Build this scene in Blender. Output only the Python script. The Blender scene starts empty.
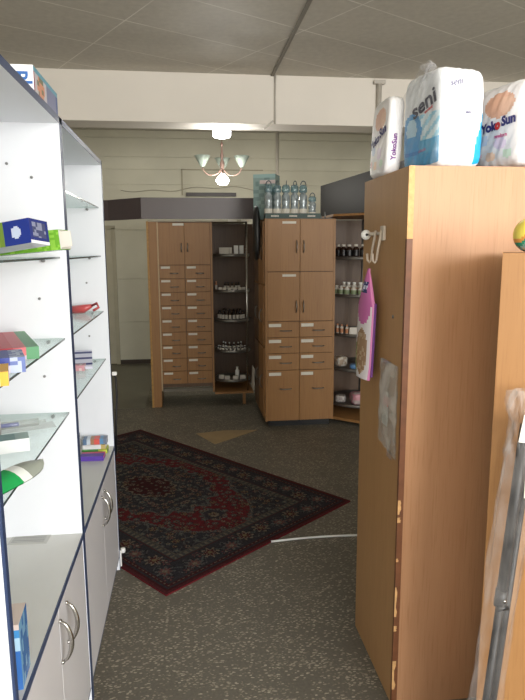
import bpy, bmesh, math, random
import numpy as np
from mathutils import Vector, Matrix, Quaternion
from mathutils.bvhtree import BVHTree
random.seed(7)
S = bpy.context.scene
COL = S.collection
PI = math.pi

# ------------------------------------------------------------------ helpers
def lin(c):
    out = []
    for v in c[:3]:
        v = v / 255.0
        out.append(v / 12.92 if v <= 0.04045 else ((v + 0.055) / 1.055) ** 2.4)
    return (out[0], out[1], out[2], 1.0)

def newmat(name):
    m = bpy.data.materials.new(name); m.use_nodes = True
    nt = m.node_tree
    return m, nt, nt.nodes['Principled BSDF']

def mix_rgb(nt, fac, a, b, mode='MIX'):
    n = nt.nodes.new('ShaderNodeMix'); n.data_type = 'RGBA'; n.blend_type = mode
    for sock, v in ((n.inputs[0], fac), (n.inputs[6], a), (n.inputs[7], b)):
        if hasattr(v, 'is_linked') or hasattr(v, 'links'): nt.links.new(v, sock)
        else: sock.default_value = v
    return n.outputs[2]

def mat(name, c, rough=0.5, metal=0.0, var=0.06, scale=8.0, bump=0.0, spec=0.5, stretch=(1, 1, 1)):
    m, nt, p = newmat(name)
    tc = nt.nodes.new('ShaderNodeTexCoord'); mp = nt.nodes.new('ShaderNodeMapping')
    mp.inputs['Scale'].default_value = stretch
    nz = nt.nodes.new('ShaderNodeTexNoise'); nz.inputs['Scale'].default_value = scale; nz.inputs['Detail'].default_value = 5
    nt.links.new(tc.outputs['Object'], mp.inputs[0]); nt.links.new(mp.outputs[0], nz.inputs['Vector'])
    l = lin(c)
    a = tuple(max(0, x * (1 - var)) for x in l[:3]) + (1,); b = tuple(min(1, x * (1 + var)) for x in l[:3]) + (1,)
    rp = nt.nodes.new('ShaderNodeValToRGB'); rp.color_ramp.elements[0].position = .3; rp.color_ramp.elements[1].position = .7
    rp.color_ramp.elements[0].color = a; rp.color_ramp.elements[1].color = b
    nt.links.new(nz.outputs['Fac'], rp.inputs[0]); nt.links.new(rp.outputs[0], p.inputs['Base Color'])
    p.inputs['Roughness'].default_value = rough; p.inputs['Metallic'].default_value = metal
    p.inputs['Specular IOR Level'].default_value = spec
    if bump:
        bp = nt.nodes.new('ShaderNodeBump'); bp.inputs['Strength'].default_value = bump; bp.inputs['Distance'].default_value = .01
        nt.links.new(nz.outputs['Fac'], bp.inputs['Height']); nt.links.new(bp.outputs[0], p.inputs['Normal'])
    return m

def wood(name, c1, c2, c3, rough=.45, sc=1.0):
    m, nt, p = newmat(name)
    tc = nt.nodes.new('ShaderNodeTexCoord'); mp = nt.nodes.new('ShaderNodeMapping')
    mp.inputs['Scale'].default_value = (14 * sc, 14 * sc, .9 * sc)
    nz = nt.nodes.new('ShaderNodeTexNoise'); nz.inputs['Scale'].default_value = 1.0; nz.inputs['Detail'].default_value = 4; nz.inputs['Distortion'].default_value = 1.2
    nt.links.new(tc.outputs['Object'], mp.inputs[0]); nt.links.new(mp.outputs[0], nz.inputs['Vector'])
    mp2 = nt.nodes.new('ShaderNodeMapping'); mp2.inputs['Scale'].default_value = (120 * sc, 120 * sc, 5 * sc)
    n2 = nt.nodes.new('ShaderNodeTexNoise'); n2.inputs['Scale'].default_value = 1.0; n2.inputs['Detail'].default_value = 3
    nt.links.new(tc.outputs['Object'], mp2.inputs[0]); nt.links.new(mp2.outputs[0], n2.inputs['Vector'])
    rp = nt.nodes.new('ShaderNodeValToRGB')
    e = rp.color_ramp.elements; e[0].position = .3; e[0].color = lin(c1); e[1].position = .7; e[1].color = lin(c2)
    nt.links.new(nz.outputs['Fac'], rp.inputs[0])
    r2 = nt.nodes.new('ShaderNodeValToRGB'); r2.color_ramp.elements[0].position = .52; r2.color_ramp.elements[1].position = .72
    nt.links.new(n2.outputs['Fac'], r2.inputs[0])
    o = mix_rgb(nt, r2.outputs[0], rp.outputs[0], lin(c3))
    nt.links.new(o, p.inputs['Base Color']); p.inputs['Roughness'].default_value = rough
    p.inputs['Specular IOR Level'].default_value = .4
    return m

def clear(name, tint=(235, 245, 240), gloss=.12, haze=.04, rough=.05, hazecol=(230, 235, 235)):
    """thin clear sheet: lets light straight through, with a reflection and a little haze"""
    m = bpy.data.materials.new(name); m.use_nodes = True; nt = m.node_tree; nt.nodes.clear()
    out = nt.nodes.new('ShaderNodeOutputMaterial')
    tr = nt.nodes.new('ShaderNodeBsdfTransparent'); tr.inputs[0].default_value = lin(tint)
    gl = nt.nodes.new('ShaderNodeBsdfGlossy'); gl.inputs['Roughness'].default_value = rough
    df = nt.nodes.new('ShaderNodeBsdfDiffuse'); df.inputs[0].default_value = lin(hazecol)
    nz = nt.nodes.new('ShaderNodeTexNoise'); nz.inputs['Scale'].default_value = 12
    tco = nt.nodes.new('ShaderNodeTexCoord'); nt.links.new(tco.outputs['Object'], nz.inputs['Vector'])
    mr = nt.nodes.new('ShaderNodeMapRange'); mr.inputs[1].default_value = .3; mr.inputs[2].default_value = .7
    mr.inputs[3].default_value = haze * .4; mr.inputs[4].default_value = haze * 1.6
    nt.links.new(nz.outputs['Fac'], mr.inputs[0])
    lw = nt.nodes.new('ShaderNodeLayerWeight'); lw.inputs[0].default_value = .5
    pw = nt.nodes.new('ShaderNodeMath'); pw.operation = 'POWER'; pw.inputs[1].default_value = 4.0; nt.links.new(lw.outputs['Facing'], pw.inputs[0])
    mt = nt.nodes.new('ShaderNodeMath'); mt.operation = 'MULTIPLY_ADD'; mt.inputs[1].default_value = gloss * 2; mt.inputs[2].default_value = gloss * .2
    nt.links.new(pw.outputs[0], mt.inputs[0])
    m1 = nt.nodes.new('ShaderNodeMixShader'); m2 = nt.nodes.new('ShaderNodeMixShader')
    nt.links.new(mr.outputs[0], m1.inputs[0]); nt.links.new(tr.outputs[0], m1.inputs[1]); nt.links.new(df.outputs[0], m1.inputs[2])
    nt.links.new(mt.outputs[0], m2.inputs[0]); nt.links.new(m1.outputs[0], m2.inputs[1]); nt.links.new(gl.outputs[0], m2.inputs[2])
    nt.links.new(m2.outputs[0], out.inputs[0])
    return m

def vcol(name, rough=.45, bump=0.0, spec=.5, bscale=60):
    m, nt, p = newmat(name)
    at = nt.nodes.new('ShaderNodeAttribute'); at.attribute_name = 'Col'
    nz = nt.nodes.new('ShaderNodeTexNoise'); nz.inputs['Scale'].default_value = bscale; nz.inputs['Detail'].default_value = 4
    mr = nt.nodes.new('ShaderNodeMapRange'); mr.inputs[3].default_value = .94; mr.inputs[4].default_value = 1.04
    nt.links.new(nz.outputs['Fac'], mr.inputs[0])
    h = nt.nodes.new('ShaderNodeVectorMath'); h.operation = 'SCALE'
    nt.links.new(at.outputs['Color'], h.inputs[0]); nt.links.new(mr.outputs[0], h.inputs['Scale'])
    nt.links.new(h.outputs[0], p.inputs['Base Color'])
    p.inputs['Roughness'].default_value = rough; p.inputs['Specular IOR Level'].default_value = spec
    if bump:
        bp = nt.nodes.new('ShaderNodeBump'); bp.inputs['Strength'].default_value = bump; bp.inputs['Distance'].default_value = .004
        nt.links.new(nz.outputs['Fac'], bp.inputs['Height']); nt.links.new(bp.outputs[0], p.inputs['Normal'])
    return m

def emis(name, c, st):
    m, nt, p = newmat(name)
    p.inputs['Emission Color'].default_value = lin(c); p.inputs['Emission Strength'].default_value = st
    p.inputs['Base Color'].default_value = lin(c)
    return m

def BM(): return bmesh.new()

def box(bm, x0, x1, y0, y1, z0, z1, bev=0.0, mi=0, M=None):
    r = bmesh.ops.create_cube(bm, size=1.0); vs = r['verts']
    for v in vs:
        v.co = Vector(((x0 + x1) / 2 + v.co.x * (x1 - x0), (y0 + y1) / 2 + v.co.y * (y1 - y0), (z0 + z1) / 2 + v.co.z * (z1 - z0)))
    if M is not None:
        for v in vs: v.co = M @ v.co
    fs = {f for v in vs for f in v.link_faces}
    for f in fs: f.material_index = mi
    if bev:
        es = list({e for v in vs for e in v.link_edges})
        bmesh.ops.bevel(bm, geom=es, offset=bev, segments=2, affect='EDGES', profile=.5)
    return bm

def tube(bm, pts, rad, seg=8, mi=0, caps=True):
    pts = [Vector(p) for p in pts]; rads = rad if isinstance(rad, (list, tuple)) else [rad] * len(pts)
    rings = []; up = None
    for i, p in enumerate(pts):
        t = (pts[min(i + 1, len(pts) - 1)] - pts[max(i - 1, 0)]).normalized()
        if up is None:
            up = Vector((0, 0, 1)) if abs(t.z) < .9 else Vector((1, 0, 0))
        a = (up - t * up.dot(t)).normalized(); up = a; b = t.cross(a)
        rings.append([bm.verts.new(p + (a * math.cos(2 * PI * k / seg) + b * math.sin(2 * PI * k / seg)) * rads[i]) for k in range(seg)])
    for i in range(len(rings) - 1):
        for k in range(seg):
            f = bm.faces.new((rings[i][k], rings[i][(k + 1) % seg], rings[i + 1][(k + 1) % seg], rings[i + 1][k])); f.material_index = mi; f.smooth = True
    if caps:
        f = bm.faces.new(list(reversed(rings[0]))); f.material_index = mi
        f = bm.faces.new(rings[-1]); f.material_index = mi
    return bm

def lathe(bm, prof, c=(0, 0, 0), seg=16, mi=0, smooth=True):
    c = Vector(c); rings = []
    for r, z in prof:
        if r < 1e-6: rings.append([bm.verts.new(c + Vector((0, 0, z)))])
        else: rings.append([bm.verts.new(c + Vector((r * math.cos(2 * PI * k / seg), r * math.sin(2 * PI * k / seg), z))) for k in range(seg)])
    for i in range(len(rings) - 1):
        A, B = rings[i], rings[i + 1]
        for k in range(seg):
            q = [A[k % len(A)], A[(k + 1) % len(A)], B[(k + 1) % len(B)], B[k % len(B)]]
            u = []
            for v in q:
                if v not in u: u.append(v)
            if len(u) >= 3:
                try:
                    f = bm.faces.new(u); f.material_index = mi; f.smooth = smooth
                except ValueError: pass
    return bm

def obj(name, bm, mats, parent=None, loc=None, rot=None):
    me = bpy.data.meshes.new(name)
    if isinstance(bm, bpy.types.Mesh): me = bm
    else:
        bmesh.ops.recalc_face_normals(bm, faces=bm.faces[:]); bm.to_mesh(me); bm.free()
    me.materials.clear()
    for m in (mats if isinstance(mats, (list, tuple)) else [mats]): me.materials.append(m)
    o = bpy.data.objects.new(name, me); COL.objects.link(o)
    if parent is not None: o.parent = parent
    if loc is not None: o.location = loc
    if rot is not None: o.rotation_euler = rot
    return o

def thing(name, label, cat, loc=(0, 0, 0), rz=0.0, group=None, rot=None):
    o = bpy.data.objects.new(name, None); COL.objects.link(o); o.empty_display_size = .05
    o.location = loc; o.rotation_euler = rot if rot else (0, 0, rz)
    o['label'] = label; o['category'] = cat
    if group: o['group'] = group
    return o

def tag(o, label, cat, group=None):
    o['label'] = label; o['category'] = cat
    if group: o['group'] = group
    return o

def struct(name, bm, m, parent=None):
    o = obj(name, bm, m, parent)
    if parent is None: o['kind'] = 'structure'
    return o

def copytree(o, parent=None):
    c = o.copy(); COL.objects.link(c)
    if parent is not None: c.parent = parent
    for ch in list(o.children): copytree(ch, c)
    return c

FACES = {'front': (Vector((1, 0, 0)), Vector((0, 0, 1)), Vector((0, -1, 0))),
         'left': (Vector((0, -1, 0)), Vector((0, 0, 1)), Vector((-1, 0, 0))),
         'right': (Vector((0, 1, 0)), Vector((0, 0, 1)), Vector((1, 0, 0))),
         'back': (Vector((-1, 0, 0)), Vector((0, 0, 1)), Vector((0, 1, 0))),
         'top': (Vector((1, 0, 0)), Vector((0, 1, 0)), Vector((0, 0, 1))),
         'bottom': (Vector((1, 0, 0)), Vector((0, -1, 0)), Vector((0, 0, -1)))}

def painted(name, size, fn, m, parent=None, res=.006, soft=0, puff=0.0, wr=0.0, seed=0, shape=None):
    """closed box (base at z=0, centred in x,y) with a fine face grid; fn(face,u,v)->sRGB colour with u,v in 0..1.
       soft>0 rounds it like a stuffed pack (superellipse exponent), wr adds wrinkles."""
    w, d, h = size; dims = Vector((w, d, h)); rnd = random.Random(seed)
    ph = [rnd.uniform(0, 6.28) for _ in range(12)]
    bm = BM(); lay = bm.loops.layers.float_color.new('Col')
    for fc, (U, V, N) in FACES.items():
        lu = abs(U.dot(dims)); lv = abs(V.dot(dims)); 
        lu = sum(abs(U[i]) * dims[i] for i in range(3)); lv = sum(abs(V[i]) * dims[i] for i in range(3))
        nu = max(1, int(lu / res)); nv = max(1, int(lv / res))
        g = []
        for j in range(nv + 1):
            row = []
            for i in range(nu + 1):
                s = -1 + 2 * i / nu; t = -1 + 2 * j / nv
                row.append(bm.verts.new(U * s + V * t + N))
            g.append(row)
        for j in range(nv):
            for i in range(nu):
                f = bm.faces.new((g[j][i], g[j][i + 1], g[j + 1][i + 1], g[j + 1][i]))
                c = lin(fn(fc, (i + .5) / nu, (j + .5) / nv))
                for l in f.loops: l[lay] = c
                f.smooth = bool(soft)
    bmesh.ops.remove_doubles(bm, verts=bm.verts[:], dist=1e-5)
    for v in bm.verts:
        p = v.co.copy()
        if soft:
            k = (abs(p.x) ** soft + abs(p.y) ** soft + abs(p.z) ** soft) ** (1 / soft); q = p / k
            n = q.normalized()
            wv = sum(math.sin(ph[a] + q.x * (5 + 4 * a) * (1 if a % 2 else -1) + q.y * (7 + 3 * a) + q.z * (6 + 5 * ((a * 2) % 3))) for a in range(6)) / 6
            q = q * (1 + puff * (1 - q.z * q.z) * .5) + n * wv * wr
            p = q
        if shape: p = shape(p)
        v.co = Vector((p.x * w / 2, p.y * d / 2, (p.z + 1) * h / 2))
    o = obj(name, bm, m, parent)
    return o

def text_bm(body, size, bold=0.0, space=1.0, italic=0.0):
    cu = bpy.data.curves.new('t', 'FONT'); cu.body = body; cu.size = size; cu.align_x = 'CENTER'; cu.align_y = 'CENTER'
    cu.offset = bold; cu.space_character = space; cu.shear = italic; cu.resolution_u = 3
    t = bpy.data.objects.new('t', cu); COL.objects.link(t)
    bpy.context.view_layer.update()
    me = bpy.data.meshes.new_from_object(t.evaluated_get(bpy.context.evaluated_depsgraph_get()))
    bpy.data.objects.remove(t); bpy.data.curves.remove(cu)
    bm = BM(); bm.from_mesh(me); bpy.data.meshes.remove(me)
    return bm

def lettering(target, face, body, size, u, v, m, ang=0.0, bold=0.0, space=1.0, italic=0.0, name='lettering', label=None, sx=1.0):
    """text lying on a face of target (its own local frame), wrapped onto the surface"""
    bm = text_bm(body, size, bold, space, italic)
    me = target.data; vs = [x.co for x in me.vertices]
    mn = Vector([min(c[i] for c in vs) for i in range(3)]); mx = Vector([max(c[i] for c in vs) for i in range(3)]); ce = (mn + mx) / 2; dm = mx - mn
    U, V, N = FACES[face]
    lu = sum(abs(U[i]) * dm[i] for i in range(3)); lv = sum(abs(V[i]) * dm[i] for i in range(3)); ln = sum(abs(N[i]) * dm[i] for i in range(3))
    bvh = BVHTree.FromPolygons([tuple(x) for x in vs], [tuple(p.vertices) for p in me.polygons])
    bmesh.ops.triangulate(bm, faces=bm.faces[:])
    for _ in range(3):
        es = [e for e in bm.edges if e.calc_length() > size * .14]
        if es: bmesh.ops.subdivide_edges(bm, edges=es, cuts=1); bmesh.ops.triangulate(bm, faces=[f for f in bm.faces if len(f.verts) > 3])
    ca, sa = math.cos(ang), math.sin(ang)
    for q in bm.verts:
        x, y = q.co.x * sx, q.co.y; X = x * ca - y * sa; Y = x * sa + y * ca
        P = ce + U * ((u - .5) * lu + X) + V * ((v - .5) * lv + Y)
        h = bvh.ray_cast(P + N * (ln * 1.5), -N)
        q.co = (h[0] if h[0] is not None else P + N * ln / 2) + N * .0022
    ln0 = bm.faces[:] 
    o = obj(name, bm, m, target)
    if label: o['label'] = label
    return o

# ------------------------------------------------------------------ materials
W_BRIGHT = wood('oak_laminate', (182, 135, 98), (188, 142, 104), (174, 127, 90), sc=1.4)
W_MID = wood('oak_laminate_golden', (156, 112, 68), (163, 119, 73), (148, 105, 62), sc=1.4)
W_SIDE = wood('oak_laminate_door', (168, 128, 84), (174, 133, 88), (160, 120, 78), sc=1.4)
W_CAB = wood('beech_laminate', (147, 106, 63), (155, 113, 68), (139, 98, 57), sc=.8)
W_DARK = wood('brown_backboard', (92, 70, 52), (100, 77, 58), (84, 62, 46))
M_WHITE = mat('white_laminate', (229, 232, 237), .35, var=.012, scale=2)
M_GREYDOOR = mat('pale_grey_laminate', (206, 204, 206), .4, var=.015, scale=2)
M_COUNTER = mat('counter_laminate', (205, 205, 200), .35, var=.02)
M_BLUE = mat('navy_edge_band', (52, 66, 98), .4)
M_CHROME = mat('chrome', (190, 188, 184), .2, metal=1)
M_STEEL = mat('grey_metal', (135, 132, 128), .35, metal=.8)
M_PEG = mat('peg_grey', (140, 140, 140), .4, metal=.5)
M_GLASS = clear('shelf_glass', (243, 249, 247), .15, .04)
M_GLASSEDGE = mat('glass_edge', (78, 92, 94), .2)
M_CLEAR = clear('clear_plastic', (240, 240, 238), .15, .12, .12)
M_FILM = clear('cloudy_film', (247, 246, 245), .07, .07, .25, (215, 210, 205))
M_POUCH = clear('pouch_film', (244, 243, 240), .08, .28, .25, (246, 240, 230))
M_WRAP = clear('pack_wrap', (246, 246, 246), .10, .10, .2, (235, 235, 238))
M_BLACK = mat('black_plastic', (22, 22, 24), .4)
M_BLACKM = mat('black_tube', (14, 15, 17), .5)
M_WPL = mat('white_plastic', (232, 232, 228), .35, var=.01)
M_CREAM = mat('beige_plastic', (196, 182, 165), .4)
M_PAPER = mat('label_paper', (214, 210, 200), .7, var=.03)
M_INK = mat('grey_ink', (70, 68, 66), .8)
M_BROWNEDGE = mat('brown_edge', (116, 72, 44), .5, var=.15, scale=30)
M_PALEWOOD = mat('bare_chipboard', (214, 168, 112), .7, var=.15, scale=60)
M_PIPE = mat('painted_pipe', (196, 190, 180), .5)
M_CEILSTRIP = mat('ceiling_cable_strip', (132, 126, 114), .6)
M_COPPER = mat('aged_copper', (168, 138, 128), .4, metal=.4)
M_FROST = mat('frosted_shade', (172, 186, 176), .3)
M_PAINT = vcol('printed_card', .45)
M_SOFT = vcol('printed_plastic', .3, .25, .6, 25)
M_GLOSS = vcol('printed_gloss', .25)
M_NAVYINK = mat('navy_ink', (44, 42, 110), .5)
M_BLUEINK = mat('blue_ink', (36, 92, 160), .5)
M_PINKINK = mat('pink_ink', (208, 60, 130), .5)
M_PURPINK = mat('purple_ink', (120, 40, 140), .5)
M_REDINK = mat('red_ink', (205, 50, 50), .5)
M_DKINK = mat('dark_ink', (36, 38, 62), .5)
M_WINK = mat('white_ink', (235, 235, 235), .5)

def m_fascia():
    m, nt, p = newmat('glossy_brown_panel')
    tc = nt.nodes.new('ShaderNodeTexCoord'); nz = nt.nodes.new('ShaderNodeTexNoise'); nz.inputs['Scale'].default_value = 3
    nt.links.new(tc.outputs['Object'], nz.inputs[0])
    nt.links.new(mix_rgb(nt, nz.outputs['Fac'], lin((70, 60, 62)), lin((80, 68, 70))), p.inputs['Base Color'])
    p.inputs['Roughness'].default_value = .32; p.inputs['Specular IOR Level'].default_value = .5
    return m
M_FASCIA = m_fascia()
M_FASCIA_D = mat('black_brown_gloss', (20, 17, 17), .5, spec=.08, var=.1)

def m_floor():
    m, nt, p = newmat('terrazzo')
    L = nt.links
    tc = nt.nodes.new('ShaderNodeTexCoord')
    def vor(scale, rotz, thr, keep, stretch=1.7):
        mp = nt.nodes.new('ShaderNodeMapping'); mp.inputs['Rotation'].default_value = (0, 0, rotz); mp.inputs['Scale'].default_value = (1, stretch, 1)
        L.new(tc.outputs['Object'], mp.inputs[0])
        w = nt.nodes.new('ShaderNodeTexNoise'); w.inputs['Scale'].default_value = 30; L.new(mp.outputs[0], w.inputs[0])
        ad = nt.nodes.new('ShaderNodeVectorMath'); ad.operation = 'MULTIPLY_ADD'; ad.inputs[1].default_value = (.02,) * 3
        L.new(w.outputs['Color'], ad.inputs[0]); L.new(mp.outputs[0], ad.inputs[2])
        v = nt.nodes.new('ShaderNodeTexVoronoi'); v.voronoi_dimensions = '2D'; v.inputs['Scale'].default_value = scale
        L.new(ad.outputs[0], v.inputs['Vector'])
        a = nt.nodes.new('ShaderNodeMath'); a.operation = 'LESS_THAN'; a.inputs[1].default_value = thr; L.new(v.outputs['Distance'], a.inputs[0])
        sp = nt.nodes.new('ShaderNodeSeparateColor'); L.new(v.outputs['Color'], sp.inputs[0])
        cl = nt.nodes.new('ShaderNodeTexNoise'); cl.inputs['Scale'].default_value = 4.5; cl.inputs['Detail'].default_value = 3; L.new(mp.outputs[0], cl.inputs[0])
        kr = nt.nodes.new('ShaderNodeMapRange'); kr.inputs[1].default_value = .35; kr.inputs[2].default_value = .65; kr.inputs[3].default_value = keep * .12; kr.inputs[4].default_value = keep * 1.7
        L.new(cl.outputs['Fac'], kr.inputs[0])
        b = nt.nodes.new('ShaderNodeMath'); b.operation = 'LESS_THAN'; L.new(sp.outputs[0], b.inputs[0]); L.new(kr.outputs[0], b.inputs[1])
        c = nt.nodes.new('ShaderNodeMath'); c.operation = 'MULTIPLY'; L.new(a.outputs[0], c.inputs[0]); L.new(b.outputs[0], c.inputs[1])
        return c.outputs[0], sp.outputs[1]
    nz = nt.nodes.new('ShaderNodeTexNoise'); nz.inputs['Scale'].default_value = 1.6; nz.inputs['Detail'].default_value = 6; L.new(tc.outputs['Object'], nz.inputs[0])
    base = mix_rgb(nt, nz.outputs['Fac'], lin((80, 75, 66)), lin((100, 94, 83)))
    nf = nt.nodes.new('ShaderNodeTexNoise'); nf.inputs['Scale'].default_value = 90; L.new(tc.outputs['Object'], nf.inputs[0])
    base = mix_rgb(nt, .25, base, mix_rgb(nt, nf.outputs['Fac'], lin((60, 58, 50)), lin((150, 146, 132))))
    f1, r1 = vor(48, .6, .30, .36)
    f2, r2 = vor(75, -.5, .30, .30)
    f3, r3 = vor(40, 2.0, .24, .16, 2.2)
    c1 = mix_rgb(nt, r1, lin((128, 121, 106)), lin((156, 148, 132)))
    base = mix_rgb(nt, f2, base, mix_rgb(nt, r2, lin((112, 106, 93)), lin((142, 134, 118))))
    base = mix_rgb(nt, f1, base, c1)
    base = mix_rgb(nt, f3, base, lin((162, 155, 138)))
    L.new(base, p.inputs['Base Color']); p.inputs['Roughness'].default_value = .5
    p.inputs['Specular IOR Level'].default_value = .25
    return m

def m_ceiling():
    m, nt, p = newmat('ceiling_boards'); L = nt.links
    tc = nt.nodes.new('ShaderNodeTexCoord'); mp = nt.nodes.new('ShaderNodeMapping'); mp.vector_type = 'TEXTURE'
    mp.inputs['Rotation'].default_value = (0, 0, math.radians(29.6)); 
    L.new(tc.outputs['Object'], mp.inputs[0])
    sep = nt.nodes.new('ShaderNodeSeparateXYZ'); L.new(mp.outputs[0], sep.inputs[0])
    def line(sock, off, period, w):
        a = nt.nodes.new('ShaderNodeMath'); a.operation = 'SUBTRACT'; a.inputs[1].default_value = off; L.new(sock, a.inputs[0])
        b = nt.nodes.new('ShaderNodeMath'); b.operation = 'PINGPONG'; b.inputs[1].default_value = period / 2; L.new(a.outputs[0], b.inputs[0])
        c = nt.nodes.new('ShaderNodeMath'); c.operation = 'LESS_THAN'; c.inputs[1].default_value = w; L.new(b.outputs[0], c.inputs[0])
        return c.outputs[0]
    a = line(sep.outputs[0], 3.12, 1.15, .005); b = line(sep.outputs[1], 3.645, .59, .006)
    mx = nt.nodes.new('ShaderNodeMath'); mx.operation = 'MAXIMUM'; L.new(a, mx.inputs[0]); L.new(b, mx.inputs[1])
    n2 = nt.nodes.new('ShaderNodeTexNoise'); n2.inputs['Scale'].default_value = 5; L.new(tc.outputs['Object'], n2.inputs[0])
    mk = nt.nodes.new('ShaderNodeMath'); mk.operation = 'MULTIPLY'; L.new(mx.outputs[0], mk.inputs[0]); L.new(n2.outputs['Fac'], mk.inputs[1])
    n1 = nt.nodes.new('ShaderNodeTexNoise'); n1.inputs['Scale'].default_value = 22; n1.inputs['Detail'].default_value = 8; L.new(tc.outputs['Object'], n1.inputs[0])
    base = mix_rgb(nt, n1.outputs['Fac'], lin((186, 180, 168)), lin((212, 206, 193)))
    o = mix_rgb(nt, mk.outputs[0], base, lin((252, 248, 238)))
    L.new(o, p.inputs['Base Color']); p.inputs['Roughness'].default_value = .6
    bp = nt.nodes.new('ShaderNodeBump'); bp.inputs['Strength'].default_value = .15; bp.inputs['Distance'].default_value = .01
    L.new(n1.outputs['Fac'], bp.inputs['Height']); L.new(bp.outputs[0], p.inputs['Normal'])
    return m

# ------------------------------------------------------------------ the room
H_C = 3.19
XL, XR, YF, YB = -2.6, 3.9, -2.4, 8.65
struct('floor', box(BM(), XL - .1, XR + .1, YF - .1, YB + .1, -.1, 0), m_floor())
struct('ceiling', box(BM(), XL - .1, XR + .1, YF - .1, YB + .1, H_C, H_C + .1), m_ceiling())
M_WALL = mat('wall_paint', (206, 202, 188), .7, var=.04, scale=1.5)
M_WALLB = mat('painted_boards', (196, 193, 174), .6, var=.06, scale=2.2)
M_BEAM = mat('white_beam', (232, 226, 216), .6, var=.02, scale=2)
bm = BM()
zs = [0, .6, 1.2, 1.87, 2.48, 2.68, 2.845, 3.09, H_C]
box(bm, XL, XR, YB + .012, YB + .1, 0, H_C)
for a, b in zip(zs[:-1], zs[1:]): box(bm, XL, XR, YB, YB + .02, a + .003, b - .003, .002)
struct('wall_back', bm, M_WALLB)
struct('wall_left', box(BM(), XL - .1, XL, YF, YB, 0, H_C), M_WALL)
struct('wall_right', box(BM(), XR, XR + .1, YF, YB, 0, H_C), M_WALL)
bm = BM()   # shop front behind the camera: wall with two big window openings
wins = [(-2.3, .55), (.75, 3.6)]
box(bm, XL, XR, YF - .15, YF, 0, .75); box(bm, XL, XR, YF - .15, YF, 2.85, H_C)
box(bm, XL, wins[0][0], YF - .15, YF, .75, 2.85); box(bm, wins[0][1], wins[1][0], YF - .15, YF, .75, 2.85); box(bm, wins[1][1], XR, YF - .15, YF, .75, 2.85)
struct('wall_front', bm, M_WALL)
for i, (a, b) in enumerate(wins):
    t = bpy.data.objects.new('window_%d' % (i + 1), None); COL.objects.link(t); t['kind'] = 'structure'
    bm = BM()
    for q in ((a, a + .06, .75, 2.85), (b - .06, b, .75, 2.85), (a, b, .75, .81), (a, b, 2.79, 2.85), ((a + b) / 2 - .03, (a + b) / 2 + .03, .75, 2.85)):
        box(bm, q[0], q[1], YF - .1, YF - .04, q[2], q[3])
    obj('window_frame', bm, M_WPL, t)
    obj('pane', box(BM(), a + .03, b - .03, YF - .075, YF - .07, .78, 2.82), clear('window_glass', (250, 252, 252), .1, .01), t)
struct('trim_1', box(BM(), XL, XR, 5.88, 6.2, 2.755, H_C, .004), M_BEAM)
struct('baseboard_back', box(BM(), XL, XR, YB - .015, YB, 0, .06), mat('dark_baseboard', (60, 50, 42), .6))
# door at the left of the back wall
t = bpy.data.objects.new('door_1', None); COL.objects.link(t); t['kind'] = 'structure'
bm = BM(); box(bm, -1.0, -.95, YB - .03, YB, 0, 1.9, .003); box(bm, -1.95, -1.9, YB - .03, YB, 0, 1.9, .003); box(bm, -1.95, -.95, YB - .03, YB, 1.88, 1.93, .003)
obj('door_frame', bm, mat('door_frame_paint', (168, 162, 140), .6), t)
bm = BM(); box(bm, -1.9, -1.0, YB - .02, YB - .002, .01, 1.88); box(bm, -1.8, -1.08, YB - .028, YB - .018, 1.0, 1.78, .004); box(bm, -1.8, -1.08, YB - .028, YB - .018, .12, .88, .004)
obj('door_leaf', bm, mat('door_paint', (176, 170, 148), .6), t)
# beads and raised surround on the back wall
bm = BM()
box(bm, -.03, -.01, YB - .012, YB, 2.34, 2.69); box(bm, -.03, 1.1, YB - .012, YB, 2.675, 2.69)
struct('trim_2', bm, mat('bead_paint', (160, 154, 132), .6))

o = obj('wall_lintel', box(BM(), .03, .72, YB - .05, YB - .001, 2.325, 2.375, .003), mat('dark_lintel', (64, 58, 58), .5))  # dark lintel board on the back wall
tag(o, 'dark flat rail fixed on the back wall below the chandelier', 'lintel')
bm = BM(); pts = []
for i in range(30):
    x = -.85 + i * .068
    pts.append((x, YB - .008, 2.42 + .03 * math.sin(x * 3) + (.015 * math.sin(x * 11))))
tube(bm, pts, .005, 6)
tag(obj('wall_cable', bm, mat('grey_cable', (150, 144, 126), .6)), 'thin grey cable drooping along the back wall above the dark canopy', 'cable')
# conduit along the ceiling, down the beam, and one on the back wall
bm = BM(); box(bm, .825, .855, YF + .2, 5.88, H_C - .012, H_C, .003)
tag(obj('ceiling_cable_strip', bm, M_CEILSTRIP), 'long grey cable strip running along the ceiling to the white beam', 'cable strip')
bm = BM(); tube(bm, [(.865, 5.868, H_C), (.862, 5.868, 2.757)], .009, 8)
tag(obj('vertical_cable', bm, M_PIPE), 'thin white painted cable running down the face of the white beam', 'cable')
bm = BM(); tube(bm, [(1.3, YB - .012, H_C), (1.3, YB - .012, 2.0)], .02, 8)
tag(obj('wall_conduit', bm, M_PIPE), 'vertical pale pipe on the back wall behind the bottle display', 'pipe')
bm = BM(); tube(bm, [(1.855, 5.85, 3.13), (1.855, 5.85, 2.3)], .024, 10)
box(bm, 1.80, 1.91, 5.83, 5.88, 3.13, 3.165, .004)
tag(obj('vertical_pipe', bm, M_PIPE), 'thin white vertical pipe on the beam above the small nappy pack', 'pipe')
bm = BM(); box(bm, -.06, .06, -.008, .008, -.008, .008, .002, M=Matrix.Rotation(-.7, 4, 'Y'))
tag(obj('beam_bracket', bm, M_PIPE, loc=(.80, 5.86, 2.745)), 'small slanted white bracket under the beam left of the bottle display', 'bracket')

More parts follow.
